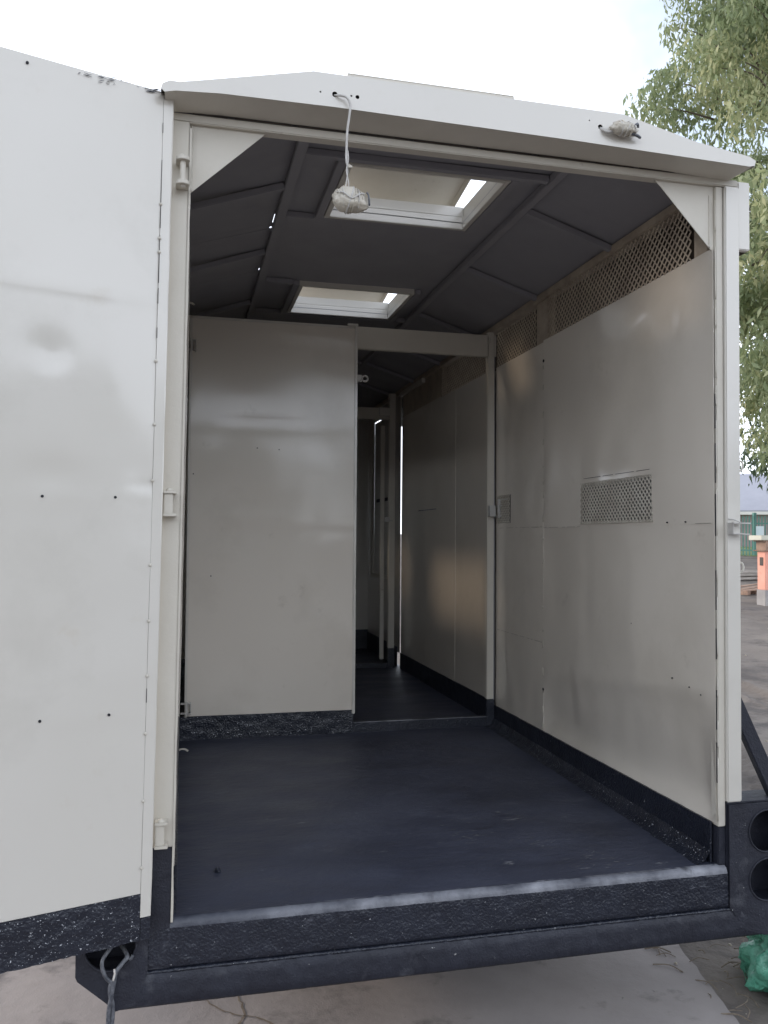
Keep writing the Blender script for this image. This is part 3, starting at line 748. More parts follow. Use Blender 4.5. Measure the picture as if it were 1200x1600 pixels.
# the low vent: mesh, frame edge, folded louvre behind
expanded_mesh('vent_mesh', 'mesh', T, (1.7965, 0.400, 1.204), (0,1,0), (0,0,1), 0.612, 0.184, (-1,0,0), 0.0265, 0.0263, 0.0042, 0.003)
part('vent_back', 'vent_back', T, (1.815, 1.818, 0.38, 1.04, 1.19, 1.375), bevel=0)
m = MB(); 
for (a, b) in ((0.42, 0.52), (0.54, 0.69), (0.71, 0.80), (0.82, 0.98)): m.box(1.7938, 1.7945, a, b, 1.4082, 1.4100)
m.build('vent_slot', M['dark_hole'], T, kind='stuff')
expanded_mesh('vent_mesh', 'mesh', T, (1.7960, 1.878, 1.222), (0,1,0), (0,0,1), 0.20, 0.16, (-1,0,0), 0.0265, 0.0263, 0.0060, 0.003)
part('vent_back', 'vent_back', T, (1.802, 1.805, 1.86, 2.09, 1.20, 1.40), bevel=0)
part('vent_lip', 'mesh', T, (1.7935, 1.7985, 0.402, 1.010, 1.2005, 1.2045), (1.7935, 1.7985, 0.402, 1.010, 1.3875, 1.3895), bevel=0.0008)
# high mesh strip along the eaves
expanded_mesh('mesh_strip', 'mesh_dark', T, (1.7985, 0.14, 2.150), (0,1,0), (0,0,1), 1.24, 0.210, (-1,0,0), 0.0345, 0.0340, 0.0042, 0.004)
expanded_mesh('mesh_strip', 'mesh_dark', T, (1.7985, 1.52, 2.142), (0,1,0), (0,0,1), 0.56, 0.200, (-1,0,0), 0.0345, 0.0340, 0.0042, 0.004)
expanded_mesh('mesh_strip', 'mesh_dark', T, (1.7985, 2.22, 2.142), (0,1,0), (0,0,1), 0.95, 0.200, (-1,0,0), 0.0345, 0.0340, 0.0042, 0.004)
part('eaves_rail', 'mesh_dark', T, (1.785, 1.84, 0.06, 5.6, 2.362, 2.398), bevel=0.003)
part('wall_stud', 'mesh_dark', T, (1.802, 1.84, 1.38, 1.525, 2.135, 2.362), bevel=0.002)
part('wall_stud', 'mesh_dark', T, (1.802, 1.84, 0.05, 0.13, 2.145, 2.362), bevel=0.002)
m = MB().box(1.845, 1.849, 0.06, 4.46, -0.06, 2.152).box(1.845, 1.849, 4.60, 5.65, -0.06, 2.152); m.build('outer_skin', M['cream'], T)
# second compartment, right wall
sheet('wall_panel', 'cream_inner_lifted', T, (1.7985, 2.16, 0.165), (0,1,0), (0,0,1), 0.70, 1.985, (-1,0,0), 0.002, 0.05, 0.004, 2.2, seed=51, taper=True)
sheet('wall_panel', 'cream_inner_lifted', T, (1.7970, 2.85, 0.165), (0,1,0), (0,0,1), 0.72, 1.985, (-1,0,0), 0.002, 0.05, 0.004, 2.2, seed=61, taper=True)
sheet('wall_panel', 'cream_inner_lifted', T, (1.7985, 3.56, 0.165), (0,1,0), (0,0,1), 0.725, 1.985, (-1,0,0), 0.002, 0.05, 0.004, 2.2, seed=71, taper=True)
part('wall_stud', 'mesh_dark', T, (1.802, 1.84, 3.18, 3.30, 2.145, 2.362), bevel=0.002)
part('wall_rail', 'cream_frame', T, (1.772, 1.80, 3.60, 4.28, 2.325, 2.361), bevel=0.003)
sheet('wall_panel', 'mesh_dark', T, (1.806, 3.30, 2.145), (0,1,0), (0,0,1), 0.98, 0.215, (-1,0,0), 0.002, 0.1, 0.002)
part('light_sliver', 'scuff_and_highlight', T, (1.792, 1.7935, 3.28, 3.75, 1.343, 1.350), bevel=0)  # grey strip painted in for a sliver of light through a gap
# third compartment, right wall with a side door
part('wall_panel', 'cream_inner_lifted', T, (1.801, 1.804, 4.34, 4.55, 0.165, 2.36), (1.801, 1.804, 5.40, 5.6, 0.165, 2.36), (1.801, 1.804, 4.55, 5.40, 0.165, 0.764), (1.801, 1.804, 4.55, 5.40, 2.2905, 2.36), bevel=0)
part('leak_filler', 'black_smooth', T, (1.8235, 1.8445, 4.60, 4.66, 0.0, 2.36), (1.8045, 1.8235, 4.50, 4.552, 0.0, 2.36), bevel=0)  # unseen filler added to block light leaking in round the side door
sd = part('side_door', 'cream', T, (1.808, 1.822, 4.56, 5.36, 0.80, 2.24), bevel=0.003)
part('door_frame', 'cream_frame', sd, (1.785, 1.8075, 5.355, 5.402, 0.78, 2.29), (1.785, 1.807, 4.56, 5.355, 2.245, 2.29), (1.78, 1.807, 4.56, 5.355, 0.765, 0.80), bevel=0.003)
part('door_bar', 'black_smooth', sd, (1.79, 1.807, 4.60, 5.20, 1.47, 1.50), bevel=0.003)
sheet('end_wall', 'cream', T, (0.0, DE, 0.16), (1,0,0), (0,0,1), 1.82, 2.40, (0,-1,0), 0.004, 0.1, 0.003, seed=81)

# ceiling: flat centre between two rails, sloping sides, hatches cut through
ZR = 2.53
H1 = (0.60, 1.195, 0.46, 0.955); H2 = (0.63, 1.235, 1.985, 2.515)
X0, X1 = 0.377, 1.400
sheet('ceiling_panel', 'ceiling', T, (X0+.002, 0.05, ZR), (1,0,0), (0,1,0), X1-X0-.004, 5.6, (0,0,-1), 0.004, 0.12, 0.0025, 2.0,
      holes=[(H1[0]-X0-.002, H1[1]-X0-.002, H1[2]-.05, H1[3]-.05), (H2[0]-X0-.002, H2[1]-X0-.002, H2[2]-.05, H2[3]-.05)], seed=91)
# right slope
sheet('ceiling_panel', 'ceiling', T, (X1+.003, 0.05, ZR-.001), (0.42, 0, -0.135), (0,1,0), 0.452, 5.6, (-0.135, 0, -0.42), 0.004, 0.12, 0.0025, 2.0, seed=92)
# left slope: its upper edge is torn open in places and daylight shows
def left_slope(y0, y1, gap, seed):
    sheet('ceiling_panel', 'ceiling', T, (X0-gap, y0, ZR-.001), (-0.40, 0, -0.135), (0,1,0), 0.452, y1-y0, (0.135, 0, -0.40), 0.004, 0.12, 0.0025, 2.0, seed=seed)
ycuts = [(0.05, 1.05, -.002), (1.05, 1.16, .0015), (1.16, 1.20, -.002), (1.20, 1.225, .007), (1.225, 1.80, -.002), (1.80, 1.84, .003), (1.84, 5.65, -.002)]
for i, (a, b, g_) in enumerate(ycuts):
    x1 = X0-g_
    MB().hexa([(x1, a, ZR-.003), (-0.06, a, 2.395), (-0.06, b, 2.395), (x1, b, ZR-.003), (x1, a, ZR+.001), (-0.06, a, 2.399), (-0.06, b, 2.399), (x1, b, ZR+.001)]).build('ceiling_panel', M['ceiling'], T)
# outside roof sheet pieces around the hatches
def roofbox(x0, x1, y0, y1): return (x0, x1, y0, y1, ZR+.008, ZR+.011)
part('roof_sheet', 'cream', T, roofbox(X0+.035, H1[0]-.03, 0.05, 5.65), roofbox(H2[1]+.03, X1+.01, 0.05, 5.65), roofbox(H1[0]-.03, H2[1]+.03, 0.05, H1[2]-.03), roofbox(H1[0]-.03, H2[1]+.03, H1[3]+.03, H2[2]-.03), roofbox(H1[0]-.03, H2[1]+.03, H2[3]+.03, 5.65), bevel=0)
# longitudinal rails and cross ribs
part('roof_rail', 'ceiling', T, (0.379, 0.419, 0.055, 5.6, 2.50, 2.5285), bevel=0.003)
part('roof_rail', 'ceiling', T, (1.361, 1.398, 0.055, 5.6, 2.50, 2.5285), bevel=0.003)
for y, xr in ((0.10, 1.3605), (0.40, 1.3605), (1.00, 0.54), (1.94, 0.57), (2.56, 1.3605), (3.2, 1.3605), (3.9, 1.3605), (4.6, 1.3605), (5.2, 1.3605)):
    part('roof_rib', 'ceiling', T, (0.4195, xr, y, y+.032, 2.503, 2.5275), bevel=0.003)
for y in (0.72, 1.50, 2.4, 3.2, 3.9, 4.6):
    m = MB(); m.bar((1.400, y, 2.512), (1.815, y, 2.379), 0.032, 0.024); m.build('roof_rib', M['ceiling'], T, 0.003)
    m = MB(); m.bar((0.377, y, 2.512), (-0.01, y, 2.379), 0.032, 0.024); m.build('roof_rib', M['ceiling'], T, 0.003)
for h in (H1, H2):
    part('hatch_trimmer', 'ceiling', T, (h[0]-.057, h[0]-.025, h[2]-.03, h[3]+.045, 2.503, 2.5270), bevel=0.002)
    part('hatch_trimmer', 'ceiling', T, (h[1]+.025, h[1]+.057, h[2]-.03, h[3]+.045, 2.503, 2.5270), bevel=0.002)
# hatches: inner frame, gap, upper frame, lid hinged at the front
def hatch(h, tilt):
    x0, x1, y0, y1 = h
    hf = part('hatch_frame', 'cream', T, (x0-.022, x0, y0-.022, y1+.022, 2.502, 2.556), (x1, x1+.022, y0-.022, y1+.022, 2.502, 2.556), (x0, x1, y1, y1+.022, 2.502, 2.556), (x0, x1, y0-.022, y0, 2.502, 2.556), bevel=0.002)
    g = 0.010
    part('upper_frame', 'cream', hf, (x0-.030, x0-g, y0-.030, y1+.030, 2.560, 2.606), (x1+g, x1+.030, y0-.030, y1+.030, 2.560, 2.606), (x0-g, x1+g, y1+g, y1+.030, 2.560, 2.606), (x0-g, x1+g, y0-.030, y0-g, 2.560, 2.606), bevel=0.003)
    # lid: shallow pan, raised on stays and slid back
    tilt = math.radians(tilt); c, s_ = math.cos(tilt), math.sin(tilt); L_ = (y1-y0)+.42; piv = Vector((0, y1+.34, 2.665))
    def pt(x, l, d): return (x, piv.y - l*c + d*s_, piv.z + l*s_ + d*c)
    xa, xb = x0-.034, x1+.014
    m = MB()
    def pb(xl, xr, l0, l1, d0, d1):
        m.hexa([pt(xl,l0,d0), pt(xr,l0,d0), pt(xr,l1,d0), pt(xl,l1,d0), pt(xl,l0,d1), pt(xr,l0,d1), pt(xr,l1,d1), pt(xl,l1,d1)])
    pb(xa, xb, 0, L_, 0.0, 0.006)
    m.build('hatch_lid', M['cream_frame'], hf, 0.0015)
    m = MB(); pb(xa, xb, L_-.004, L_, -0.012, -0.0005); pb(xa, xa+.004, 0, L_-.0042, -0.035, -0.0005); pb(xb-.004, xb, 0, L_-.0042, -0.035, -0.0005); m.build('lid_flange', M['cream_frame'], hf)
    for xx in (x0-.022, x1-.045):
        m = MB(); m.cyl((xx, y0-.015, 2.615), pt(xx, L_-.05, 0), 0.005, 8); m.build('lid_stay', M['steel'], hf)
hatch(H1, 9); hatch(H2, 9)

for zz, yy in ((0.075, 1.75), (2.30, 1.75)):
    m = MB(); m.tube(catmull([(-0.004, yy, zz-.004), (0.012, yy, zz+.006), (0.034, yy, zz+.006), (0.050, yy, zz-.004)], 5), 0.005, 8); m.build('tie_ring', M['cream_frame'], T, smooth=True)
# first partition: kerb, left leaf, header, post
kerb = sheet('partition_kerb', 'black_glint_speckled', T, (0.006, D1-0.010, 0.030), (1,0,0), (0,0,1), 0.945, 0.140, (0,-1,0), 0.03, 0.014, 0.0035, 34)
part('door_threshold', 'black_rough', T, (0.952, 1.79, D1-.008, D1+.035, 0.030, 0.100), bevel=0.004)
m = MB(); m.tube([(x, D1-.007+.001*nz(x, 0, 0, 50), 0.099+.001*nz(x, 4, 0, 60)) for x in np.linspace(0.95, 1.745, 90)], 0.0032, 6); m.build('threshold_edge', M['scuff_and_highlight'], T, smooth=True)
part('partition_beam', 'cream_frame', T, (0.0, 1.80, D1, D1+.04, 2.208, 2.335), bevel=0.004)
part('partition_post', 'cream_frame', T, (1.745, 1.786, D1-.004, D1+.036, 0.197, 2.352), bevel=0.004)
part('partition_post', 'black_rough', T, (1.742, 1.789, D1-.010, D1+.036, 0.03, 0.1965), bevel=0.004)
part('partition_flange', 'ceiling', T, (1.786, 1.7935, D1+.004, D1+.034, 0.18, 2.25), bevel=0.001)
pd = sheet('partition_door', 'cream_inner_lifted', T, (0.043, D1-0.014, 0.172), (1,0,0), (0,0,1), 0.899, 2.145, (0,-1,0), 0.004, 0.04, 0.004, 2.2, seed=101, edge=0.001,
      extra=lambda u, w: 0.004*math.exp(-((w-1.57)/0.03)**2)*math.exp(-((u-.45)/.35)**2) + 0.003*math.exp(-((w-1.06)/0.02)**2) + 0.005*nz(u*1.5, w*.8, 5, 1.6))
part('door_edge', 'cream', pd, (0.942, 0.958, D1-.022, D1+.006, 0.150, 2.330), bevel=0.003)
part('door_edge', 'cream', pd, (0.031, 0.045, D1-.016, D1+.006, 0.165, 2.315), bevel=0.003)
part('door_edge', 'cream', pd, (0.045, 0.942, D1-.012, D1-.0022, 2.318, 2.330), bevel=0.002)
part('door_tab', 'cream', pd, (0.900, 0.962, D1-.020, D1-.002, 2.3305, 2.345), bevel=0.003)
for z in (2.165, 0.218):
    m = MB(); m.box(0.010, 0.062, D1-.045, D1-.017, z+.022, z+.029); m.box(0.010, 0.062, D1-.045, D1-.017, z-.029, z-.022); m.cyl((0.040, D1-.036, z-.036), (0.040, D1-.036, z+.036), 0.008, 10); m.box(0.060, 0.066, D1-.040, D1-.017, z-.033, z+.033)
    m.build('door_hinge', M['steel'], pd, 0.0015)
for (x, z) in ((0.40, 1.62), (0.52, 1.615), (0.06, 1.47), (0.16, 0.92)):
    MB().cyl((x, D1-.010, z), (x, D1-.0195, z), 0.0035, 8).build('drill_hole', M['dark_hole'], pd)
# padlock eye on the door's edge
m = MB(); m.box(0.958, 0.985, D1-.010, D1-.005, 2.016, 2.056); m.tube([(1.003+.016*math.cos(t*math.pi/8), D1-.008, 2.036+.016*math.sin(t*math.pi/8)) for t in range(17)], 0.006, 8); m.build('padlock_eye', M['steel'], pd, smooth=False)
# latch on the right post
m = MB(); m.box(1.746, 1.783, D1-.040, D1-.0045, 1.262, 1.326)
m.box(1.7835, 1.797, D1-.105, D1-.006, 1.258, 1.268); m.box(1.7835, 1.797, D1-.105, D1-.006, 1.318, 1.326); m.cyl((1.788, D1-.080, 1.250), (1.788, D1-.080, 1.352), 0.0075, 12); m.cyl((1.788, D1-.080, 1.352), (1.788, D1-.080, 1.360), 0.011, 12); m.cyl((1.788, D1-.080, 1.285), (1.788, D1-.080, 1.300), 0.011, 12)
m.build('door_latch', M['steel'], T, 0.001)
m = MB(); m.tube(catmull([(1.790, D1-.03, 1.352), (1.792, D1-.08, 1.356), (1.7935, D1-.20, 1.357)], 5), 0.002, 5); m.build('latch_pin', M['steel'], T)
m = MB(); m.box(1.752, 1.758, D1-.010, D1-.0042, 2.285, 2.318); m.build('post_clip', M['mesh'], T)

# second partition
part('partition_post', 'cream_frame', T, (1.700, 1.752, D2-.02, D2+.03, 0.21, 2.36), bevel=0.004)
part('partition_post', 'black_rough', T, (1.698, 1.754, D2-.022, D2+.03, 0.03, 0.2095), bevel=0.004)
part('partition_beam', 'cream_frame', T, (0.0, 1.699, D2-.01, D2+.03, 2.135, 2.235), bevel=0.004)
part('beam_tab', 'cream', T, (1.610, 1.700, D2-.035, D2-.0105, 2.165, 2.235), bevel=0.003)
part('door_threshold', 'black_rough', T, (0.90, 1.70, D2-.01, D2+.03, 0.03, 0.085), bevel=0.004)
sheet('partition_panel', 'cream', T, (0.0, D2, 0.16), (1,0,0), (0,0,1), 0.90, 1.98, (0,-1,0), 0.004, 0.1, 0.002, seed=111)
part('door_jamb', 'cream_frame', T, (1.655, 1.690, D2+.10, D2+.13, 0.10, 2.1), bevel=0.004)
m = MB(); m.box(1.66, 1.70, D2-.045, D2-.021, 1.27, 1.31); m.box(1.70, 1.73, D2-.04, D2-.021, 1.275, 1.285); m.build('door_latch', M['steel'], T, 0.001)

# ------------------------------------------------------------------ rear door leaf, swung wide open
PX, PY = -0.034, -0.050
dd = Vector((-0.954, -0.298, 0)).normalized(); dn = Vector((0.298, -0.954, 0)).normalized()
def LP(s, z, w=0.0):
    q = Vector((PX, PY, 0)) + dd*(s + 0.032*(1-z/2.42)) + dn*w
    return Vector((q.x, q.y, z))
LW = 1.84
leaf = link('rear_door', MB().hexa([LP(.032,.002,-.030), LP(LW,.002,-.030), LP(LW,.002,-.006), LP(.032,.002,-.006), LP(.032,2.41,-.030), LP(LW,2.41,-.030), LP(LW,2.41,-.006), LP(.032,2.41,-.006)]).mesh(), M['cream_frame'], T)
def leaf_sheet(name, mat, s0, s1, z0, z1, w, amp, step, fn=None, fr=2.3, round_top=False, ragged=0.0):
    nu = int((s1-s0)/step)+2; nv = int((z1-z0)/step)+2; v = []; f = []
    for k in (0, 1):
        for i in range(nu):
            for j in range(nv):
                s = s0+(s1-s0)*i/(nu-1); z = z0+(z1-z0)*j/(nv-1)
                if j == 0 and ragged: z += ragged*nz(s, 0, 3, 45)
                d = 0 if k else amp*(nz(s, z, 0.3, fr)*1.5+.5*nz(s, z, 5, fr*2.6)) + (fn(s, z) if fn else 0)
                v.append(tuple(LP(s, z, w+d if k == 0 else -0.0055)))
    I = lambda i, j: i*nv+j; off = nu*nv
    for i in range(nu-1):
        for j in range(nv-1): f.append((I(i,j), I(i+1,j), I(i+1,j+1), I(i,j+1)))
    for i in range(nu-1):
        f.append((I(i,0), I(i,0)+off, I(i+1,0)+off, I(i+1,0))); f.append((I(i,nv-1), I(i+1,nv-1), I(i+1,nv-1)+off, I(i,nv-1)+off))
    for j in range(nv-1):
        f.append((I(0,j), I(0,j+1), I(0,j+1)+off, I(0,j)+off)); f.append((I(nu-1,j), I(nu-1,j)+off, I(nu-1,j+1)+off, I(nu-1,j+1)))
    me = bpy.data.meshes.new(name); me.from_pydata(v, [], f); me.update(); me.shade_smooth()
    o = link(name, me, M[mat], leaf)
    bm = bmesh.new(); bm.from_mesh(me); bmesh.ops.recalc_face_normals(bm, faces=bm.faces)
    for e in bm.edges:
        if e.is_manifold and e.calc_face_angle(0) > 0.7: e.smooth = False
    bm.to_mesh(me); bm.free(); return o
def blackline(s): return 0.112 + 0.030*max(0, min(1, (s-0.03)/0.39))
def ddent(s, z):
    belly = 0.012*(max(0, (z-1.24)/0.57) if z < 1.81 else (2.42-z)/0.61)*min(1, (s-.03)/.12)
    return belly + (0.0018*math.exp(-((z-1.815)/0.012)**2) + 0.0016*math.exp(-((z-1.232)/0.014)**2) + 0.001*math.exp(-((z-0.636)/0.014)**2)
            - 0.0055*math.exp(-(((s-0.315)/0.035)**2+((z-1.625)/0.035)**2)) - 0.003*math.exp(-(((s-0.30)/0.07)**2+((z-1.30)/0.035)**2)) - 0.003*math.exp(-(((s-0.06)/0.05)**2+((z-1.29)/0.03)**2)))
leaf_sheet('door_skin', 'cream', 0.0305, LW-.004, 0.128, 2.4215, 0.0, 0.0024, 0.022, ddent)
leaf_sheet('door_skirt', 'black_glint_speckled', 0.0305, LW-.004, -0.001, 0.127, 0.002, 0.0035, 0.010, None, 34, ragged=0.004)
# hinge-side angle, rounded at the top
m = MB()
zz = list(np.linspace(0.062, 2.405, 90)) + [2.412, 2.418, 2.422]
for z in zz:
    cut = 0.0 if z < 2.404 else {2.405: 0.001, 2.412: 0.003, 2.418: 0.007, 2.422: 0.013}.get(round(float(z), 3), 0.001)
    wv = 0.0010*nz(z, 0, 0, 8)
    for (s, w) in ((0.0+cut, -0.036), (0.0+cut+wv, 0.001), (0.0035+cut, 0.0028), (0.0300, 0.0020), (0.0300, -0.036)): m.v.append(tuple(LP(s, z, w)))
for i in range(len(zz)-1):
    for j in range(5): m.f.append((5*i+j, 5*i+(j+1) % 5, 5*i+5+(j+1) % 5, 5*i+5+j))
m.f.append(tuple(range(5))); m.f.append(tuple(5*(len(zz)-1)+j for j in range(5)))
m.build('door_edge', M['cream'], leaf)
mb = MB(); mb.hexa([LP(.0005,-.002,-.036), LP(.030,-.002,-.036), LP(.030,-.002,.001), LP(.0005,-.002,.001), LP(.0005,.0615,-.036), LP(.030,.0615,-.036), LP(.030,.0615,.001), LP(.0005,.0615,.001)]); mb.build('door_edge', M['black_rough'], leaf, 0.002)
# lapped seam shadow line, gaps and tack-weld blobs
for (z0_, z1_) in ((2.30, 2.33), (2.02, 2.22), (1.86, 2.00), (1.80, 1.845), (1.70, 1.73), (0.66, 0.70)):
    m = MB(); m.hexa([LP(.0295, z0_, .0023), LP(.0312, z0_, .0023), LP(.0312, z0_, .0033), LP(.0295, z0_, .0033), LP(.0300, z1_, .0023), LP(.0312, z1_, .0023), LP(.0312, z1_, .0033), LP(.0300, z1_, .0033)]); m.build('seam_gap', M['dark_hole'], leaf)
for z in (2.09, 1.99, 1.95, 1.633, 1.45, 1.289, 1.048, 0.89, 0.735, 0.573, 0.385, 0.20):
    m = MB(); c = LP(.0305, z, .0025)
    m.cyl(c, c + dn*0.004, 0.0055, 10, 0.0028); m.build('tack_weld', M['cream_frame'], leaf, 0.0008)
for (s, z) in ((0.399, 2.409), (0.353, 1.822), (0.116, 1.829), (0.34, 1.235), (0.149, 1.238), (0.335, 0.637), (0.156, 0.636), (0.6, 1.83), (0.9, 1.235)):
    c = LP(s-0.032*(1-z/2.42), z - (0.012 if z > 2.4 else 0), 0); m = MB(); m.cyl(c - dn*.004, c + dn*0.0036, 0.0040, 12); m.build('drill_hole', M['dark_hole'], leaf)
# scraped top edge: curled flakes of paint
for i in range(34):
    s = abs(random.gauss(0.06, 0.06)) if i < 24 else random.uniform(0.15, 0.26); z = 2.4225-random.random()**2*0.018 - (0.012*max(0, (s-.12))*8 if i >= 24 else 0)
    L_ = random.uniform(.006, .028); c = LP(s+.003, z, .0028)
    m = MB(); p1 = c + dd*L_*.5 + Vector((0, 0, random.uniform(-.003, .001))) + dn*.0012; p2 = c + dd*L_ + Vector((0, 0, random.uniform(-.004, .001)))
    m.tube([c, p1, p2], [0.0004, random.uniform(.0006, .0016), 0.0003], 5); m.build('paint_scrape', M['scuff_and_highlight'] if i % 4 else M['dark_hole'], leaf)
# ribs on the far face of the leaf
m = MB()
for z in (0.06, 0.636, 1.235, 1.825, 2.37): m.hexa([LP(.04,z-.015,-.045), LP(LW-.03,z-.015,-.045), LP(LW-.03,z-.015,-.031), LP(.04,z-.015,-.031), LP(.04,z+.015,-.045), LP(LW-.03,z+.015,-.045), LP(LW-.03,z+.015,-.031), LP(.04,z+.015,-.031)])
m.build('door_rib', M['cream_frame'], leaf)

# ------------------------------------------------------------------ loose things on the trailer
def lump(name, mat, parent, c, r, seed, amp=0.25, freq=2.5, rot=0.0, sub=4):
    bm = bmesh.new(); bmesh.ops.create_icosphere(bm, subdivisions=sub, radius=1.0)
    for v in bm.verts:
        p = v.co.copy(); n_ = noise.noise(p*freq + Vector((seed, 0, 0))); n2 = abs(noise.noise(p*freq*2.3 + Vector((0, seed, 0))))
        p *= 1 + amp*n_ - amp*0.9*n2 + amp*.25
        p = Vector((p.x*r[0], p.y*r[1], p.z*r[2]))
        p = Matrix.Rotation(rot, 3, 'Y') @ p
        v.co = p + Vector(c)
    me = bpy.data.meshes.new(name); bm.to_mesh(me); bm.free(); me.shade_smooth()
    return link(name, me, M[mat], parent)
def tape_turns(parent, c, r, n, seed):
    q = random.Random(seed)
    for k in range(n):
        f = -0.62+1.24*k/(n-1); tilt = q.uniform(-.35, .35); w = math.sqrt(max(.05, 1-f*f*.9))
        mb = MB(); pts = []
        for t in range(29):
            a = t*math.pi/14; y = math.cos(a)*r[1]*w*1.0; z = math.sin(a)*r[2]*w*1.0
            pts.append((c[0]+f*r[0]+z*tilt, c[1]+y*(1+.06*math.sin(3*a+k)), c[2]+z*(1+.06*math.cos(2*a+k))))
        mb.tube(pts, q.uniform(.0014, .003), 6); mb.build('tape_turn', M['cord'] if k % 2 else M['plastic'], parent, smooth=True)
hb = thing('hanging_bundle', (0.475, -0.118, 2.10), 'tape-wrapped wire bundle dangling on a pale cord below the roof hood', 'wire bundle')
lump('wrapping', 'plastic', hb, (0.478, -0.118, 2.135), (0.056, 0.033, 0.037), 3.0, 0.20, 1.5, 0.08)
tape_turns(hb, (0.478, -0.118, 2.135), (0.056, 0.033, 0.037), 7, 4)
m = MB(); m.tube(catmull([(0.434, -0.095, 2.459), (0.445, -0.112, 2.452), (0.466, -0.118, 2.446), (0.477, -0.12, 2.425), (0.475, -0.12, 2.39), (0.470, -0.118, 2.35), (0.468, -0.117, 2.30), (0.468, -0.117, 2.255), (0.474, -0.117, 2.235)], 6), 0.0038, 8)
m.build('cord', M['cord'], hb, smooth=True)
m = MB()
for k in (0, 1): m.tube(catmull([(0.468+.004*k, -0.117, 2.285), (0.466+.007*k, -0.119, 2.255), (0.472-.004*k, -0.117, 2.225), (0.468+.006*k, -0.118, 2.19), (0.464+.012*k, -0.118, 2.163)], 5), 0.0019, 6)
m.build('wire', M['cord'], hb, smooth=True)
m = MB(); m.hexa([(0.472,-.122,2.232),(0.485,-.121,2.234),(0.485,-.116,2.234),(0.472,-.116,2.232),(0.474,-.122,2.244),(0.486,-.121,2.239),(0.486,-.116,2.239),(0.474,-.116,2.244)]); m.build('tape_tab', M['plastic'], hb, 0.001)
m = MB(); m.tube(catmull([(0.525, -0.140, 2.155), (0.532, -0.138, 2.145), (0.535, -0.135, 2.118)], 4), 0.0028, 6); m.build('wire_end', M['wire_black'], hb, smooth=True)
m = MB(); m.tube(catmull([(0.436,-.135,2.15),(0.455,-.152,2.143),(0.478,-.153,2.128),(0.505,-.148,2.146),(0.520,-.140,2.150)], 4), 0.0022, 6); m.build('tape_fold', M['cord'], hb, smooth=True)
b2 = thing('wrapped_bundle', (1.38, -0.118, 2.43), 'tape-wrapped wire bundle stuck against the right end of the roof hood', 'wire bundle')
lump('wrapping', 'plastic', b2, (1.380, -0.124, 2.459), (0.048, 0.022, 0.022), 9.0, 0.25, 1.7, 0.05)
tape_turns(b2, (1.380, -0.124, 2.459), (0.048, 0.022, 0.023), 6, 9)
m = MB(); m.tube(catmull([(1.309, -0.094, 2.466), (1.315, -0.108, 2.456), (1.325, -0.114, 2.447), (1.345, -0.118, 2.450)], 5), 0.005, 8); m.build('wire', M['cord'], b2, smooth=True)
m = MB(); m.tube(catmull([(1.40, -0.130, 2.444), (1.425, -0.126, 2.441), (1.440, -0.118, 2.440)], 4), 0.005, 6); m.tube(catmull([(1.412, -0.135, 2.47), (1.424, -0.130, 2.478), (1.430, -0.122, 2.470)], 4), 0.004, 6); m.build('wire_end', M['wire_black'], b2, smooth=True)
wl_ = thing('loose_wires', (-0.17, 0.0, -0.2), 'loose dark tail-lamp wires hanging from the lower left lamp hole', 'wires')
m = MB()
m.tube(catmull([(-0.150, 0.06, -0.03), (-0.172, 0.0, -0.042), (-0.194, -0.028, -0.066), (-0.188, -0.034, -0.100), (-0.172, -0.034, -0.122), (-0.160, -0.030, -0.118)], 7), 0.0055, 8)
m.tube(catmull([(-0.150, 0.05, -0.06), (-0.128, -0.012, -0.066), (-0.140, -0.028, -0.078), (-0.156, -0.034, -0.098), (-0.161, -0.034, -0.125), (-0.168, -0.034, -0.165), (-0.175, -0.034, -0.215), (-0.172, -0.034, -0.30), (-0.178, -0.038, -0.42)], 7), 0.0062, 8)
m.tube(catmull([(-0.166, -0.032, -0.118), (-0.172, -0.030, -0.15), (-0.164, -0.028, -0.20), (-0.168, -0.03, -0.26), (-0.186, -0.03, -0.36)], 7), 0.0065, 8)
m.tube(catmull([(-0.128, -0.012, -0.072), (-0.118, -0.014, -0.074), (-0.112, -0.012, -0.066)], 7), 0.005, 8)
m.build('wire', M['wire_black'], wl_, smooth=True)
m = MB(); m.tube([(-0.161, -0.036, -0.088), (-0.159, -0.038, -0.100), (-0.162, -0.039, -0.112), (-0.163, -0.039, -0.118)], 0.0032, 6); m.build('wire_end', M['copper'], wl_, smooth=True)

# ------------------------------------------------------------------ green bag on the ground
gb = thing('plastic_bag', (2.20, 0.16, -0.55), 'crumpled green plastic bag with straw inside on the soil by the trailer', 'bag')
lump('bag_film', 'bag', gb, (2.27, 0.20, -0.43), (0.165, 0.17, 0.22), 5.0, 0.6, 2.4, 0.1, 5)
m = MB()
for i in range(26):
    a = random.uniform(-.5, .5); x, y, z = 2.135+random.uniform(-.02, .04), 0.12+random.uniform(-.05, .05), -0.40+random.uniform(-.03, .03)
    m.tube(catmull([(x, y, z), (x+.04, y-.02, z+.012*math.sin(i)), (x+.10, y+.0, z-.015+.03*a)], 4), random.uniform(.002, .006), 5)
m.build('straw', M['straw'], gb, kind='stuff')

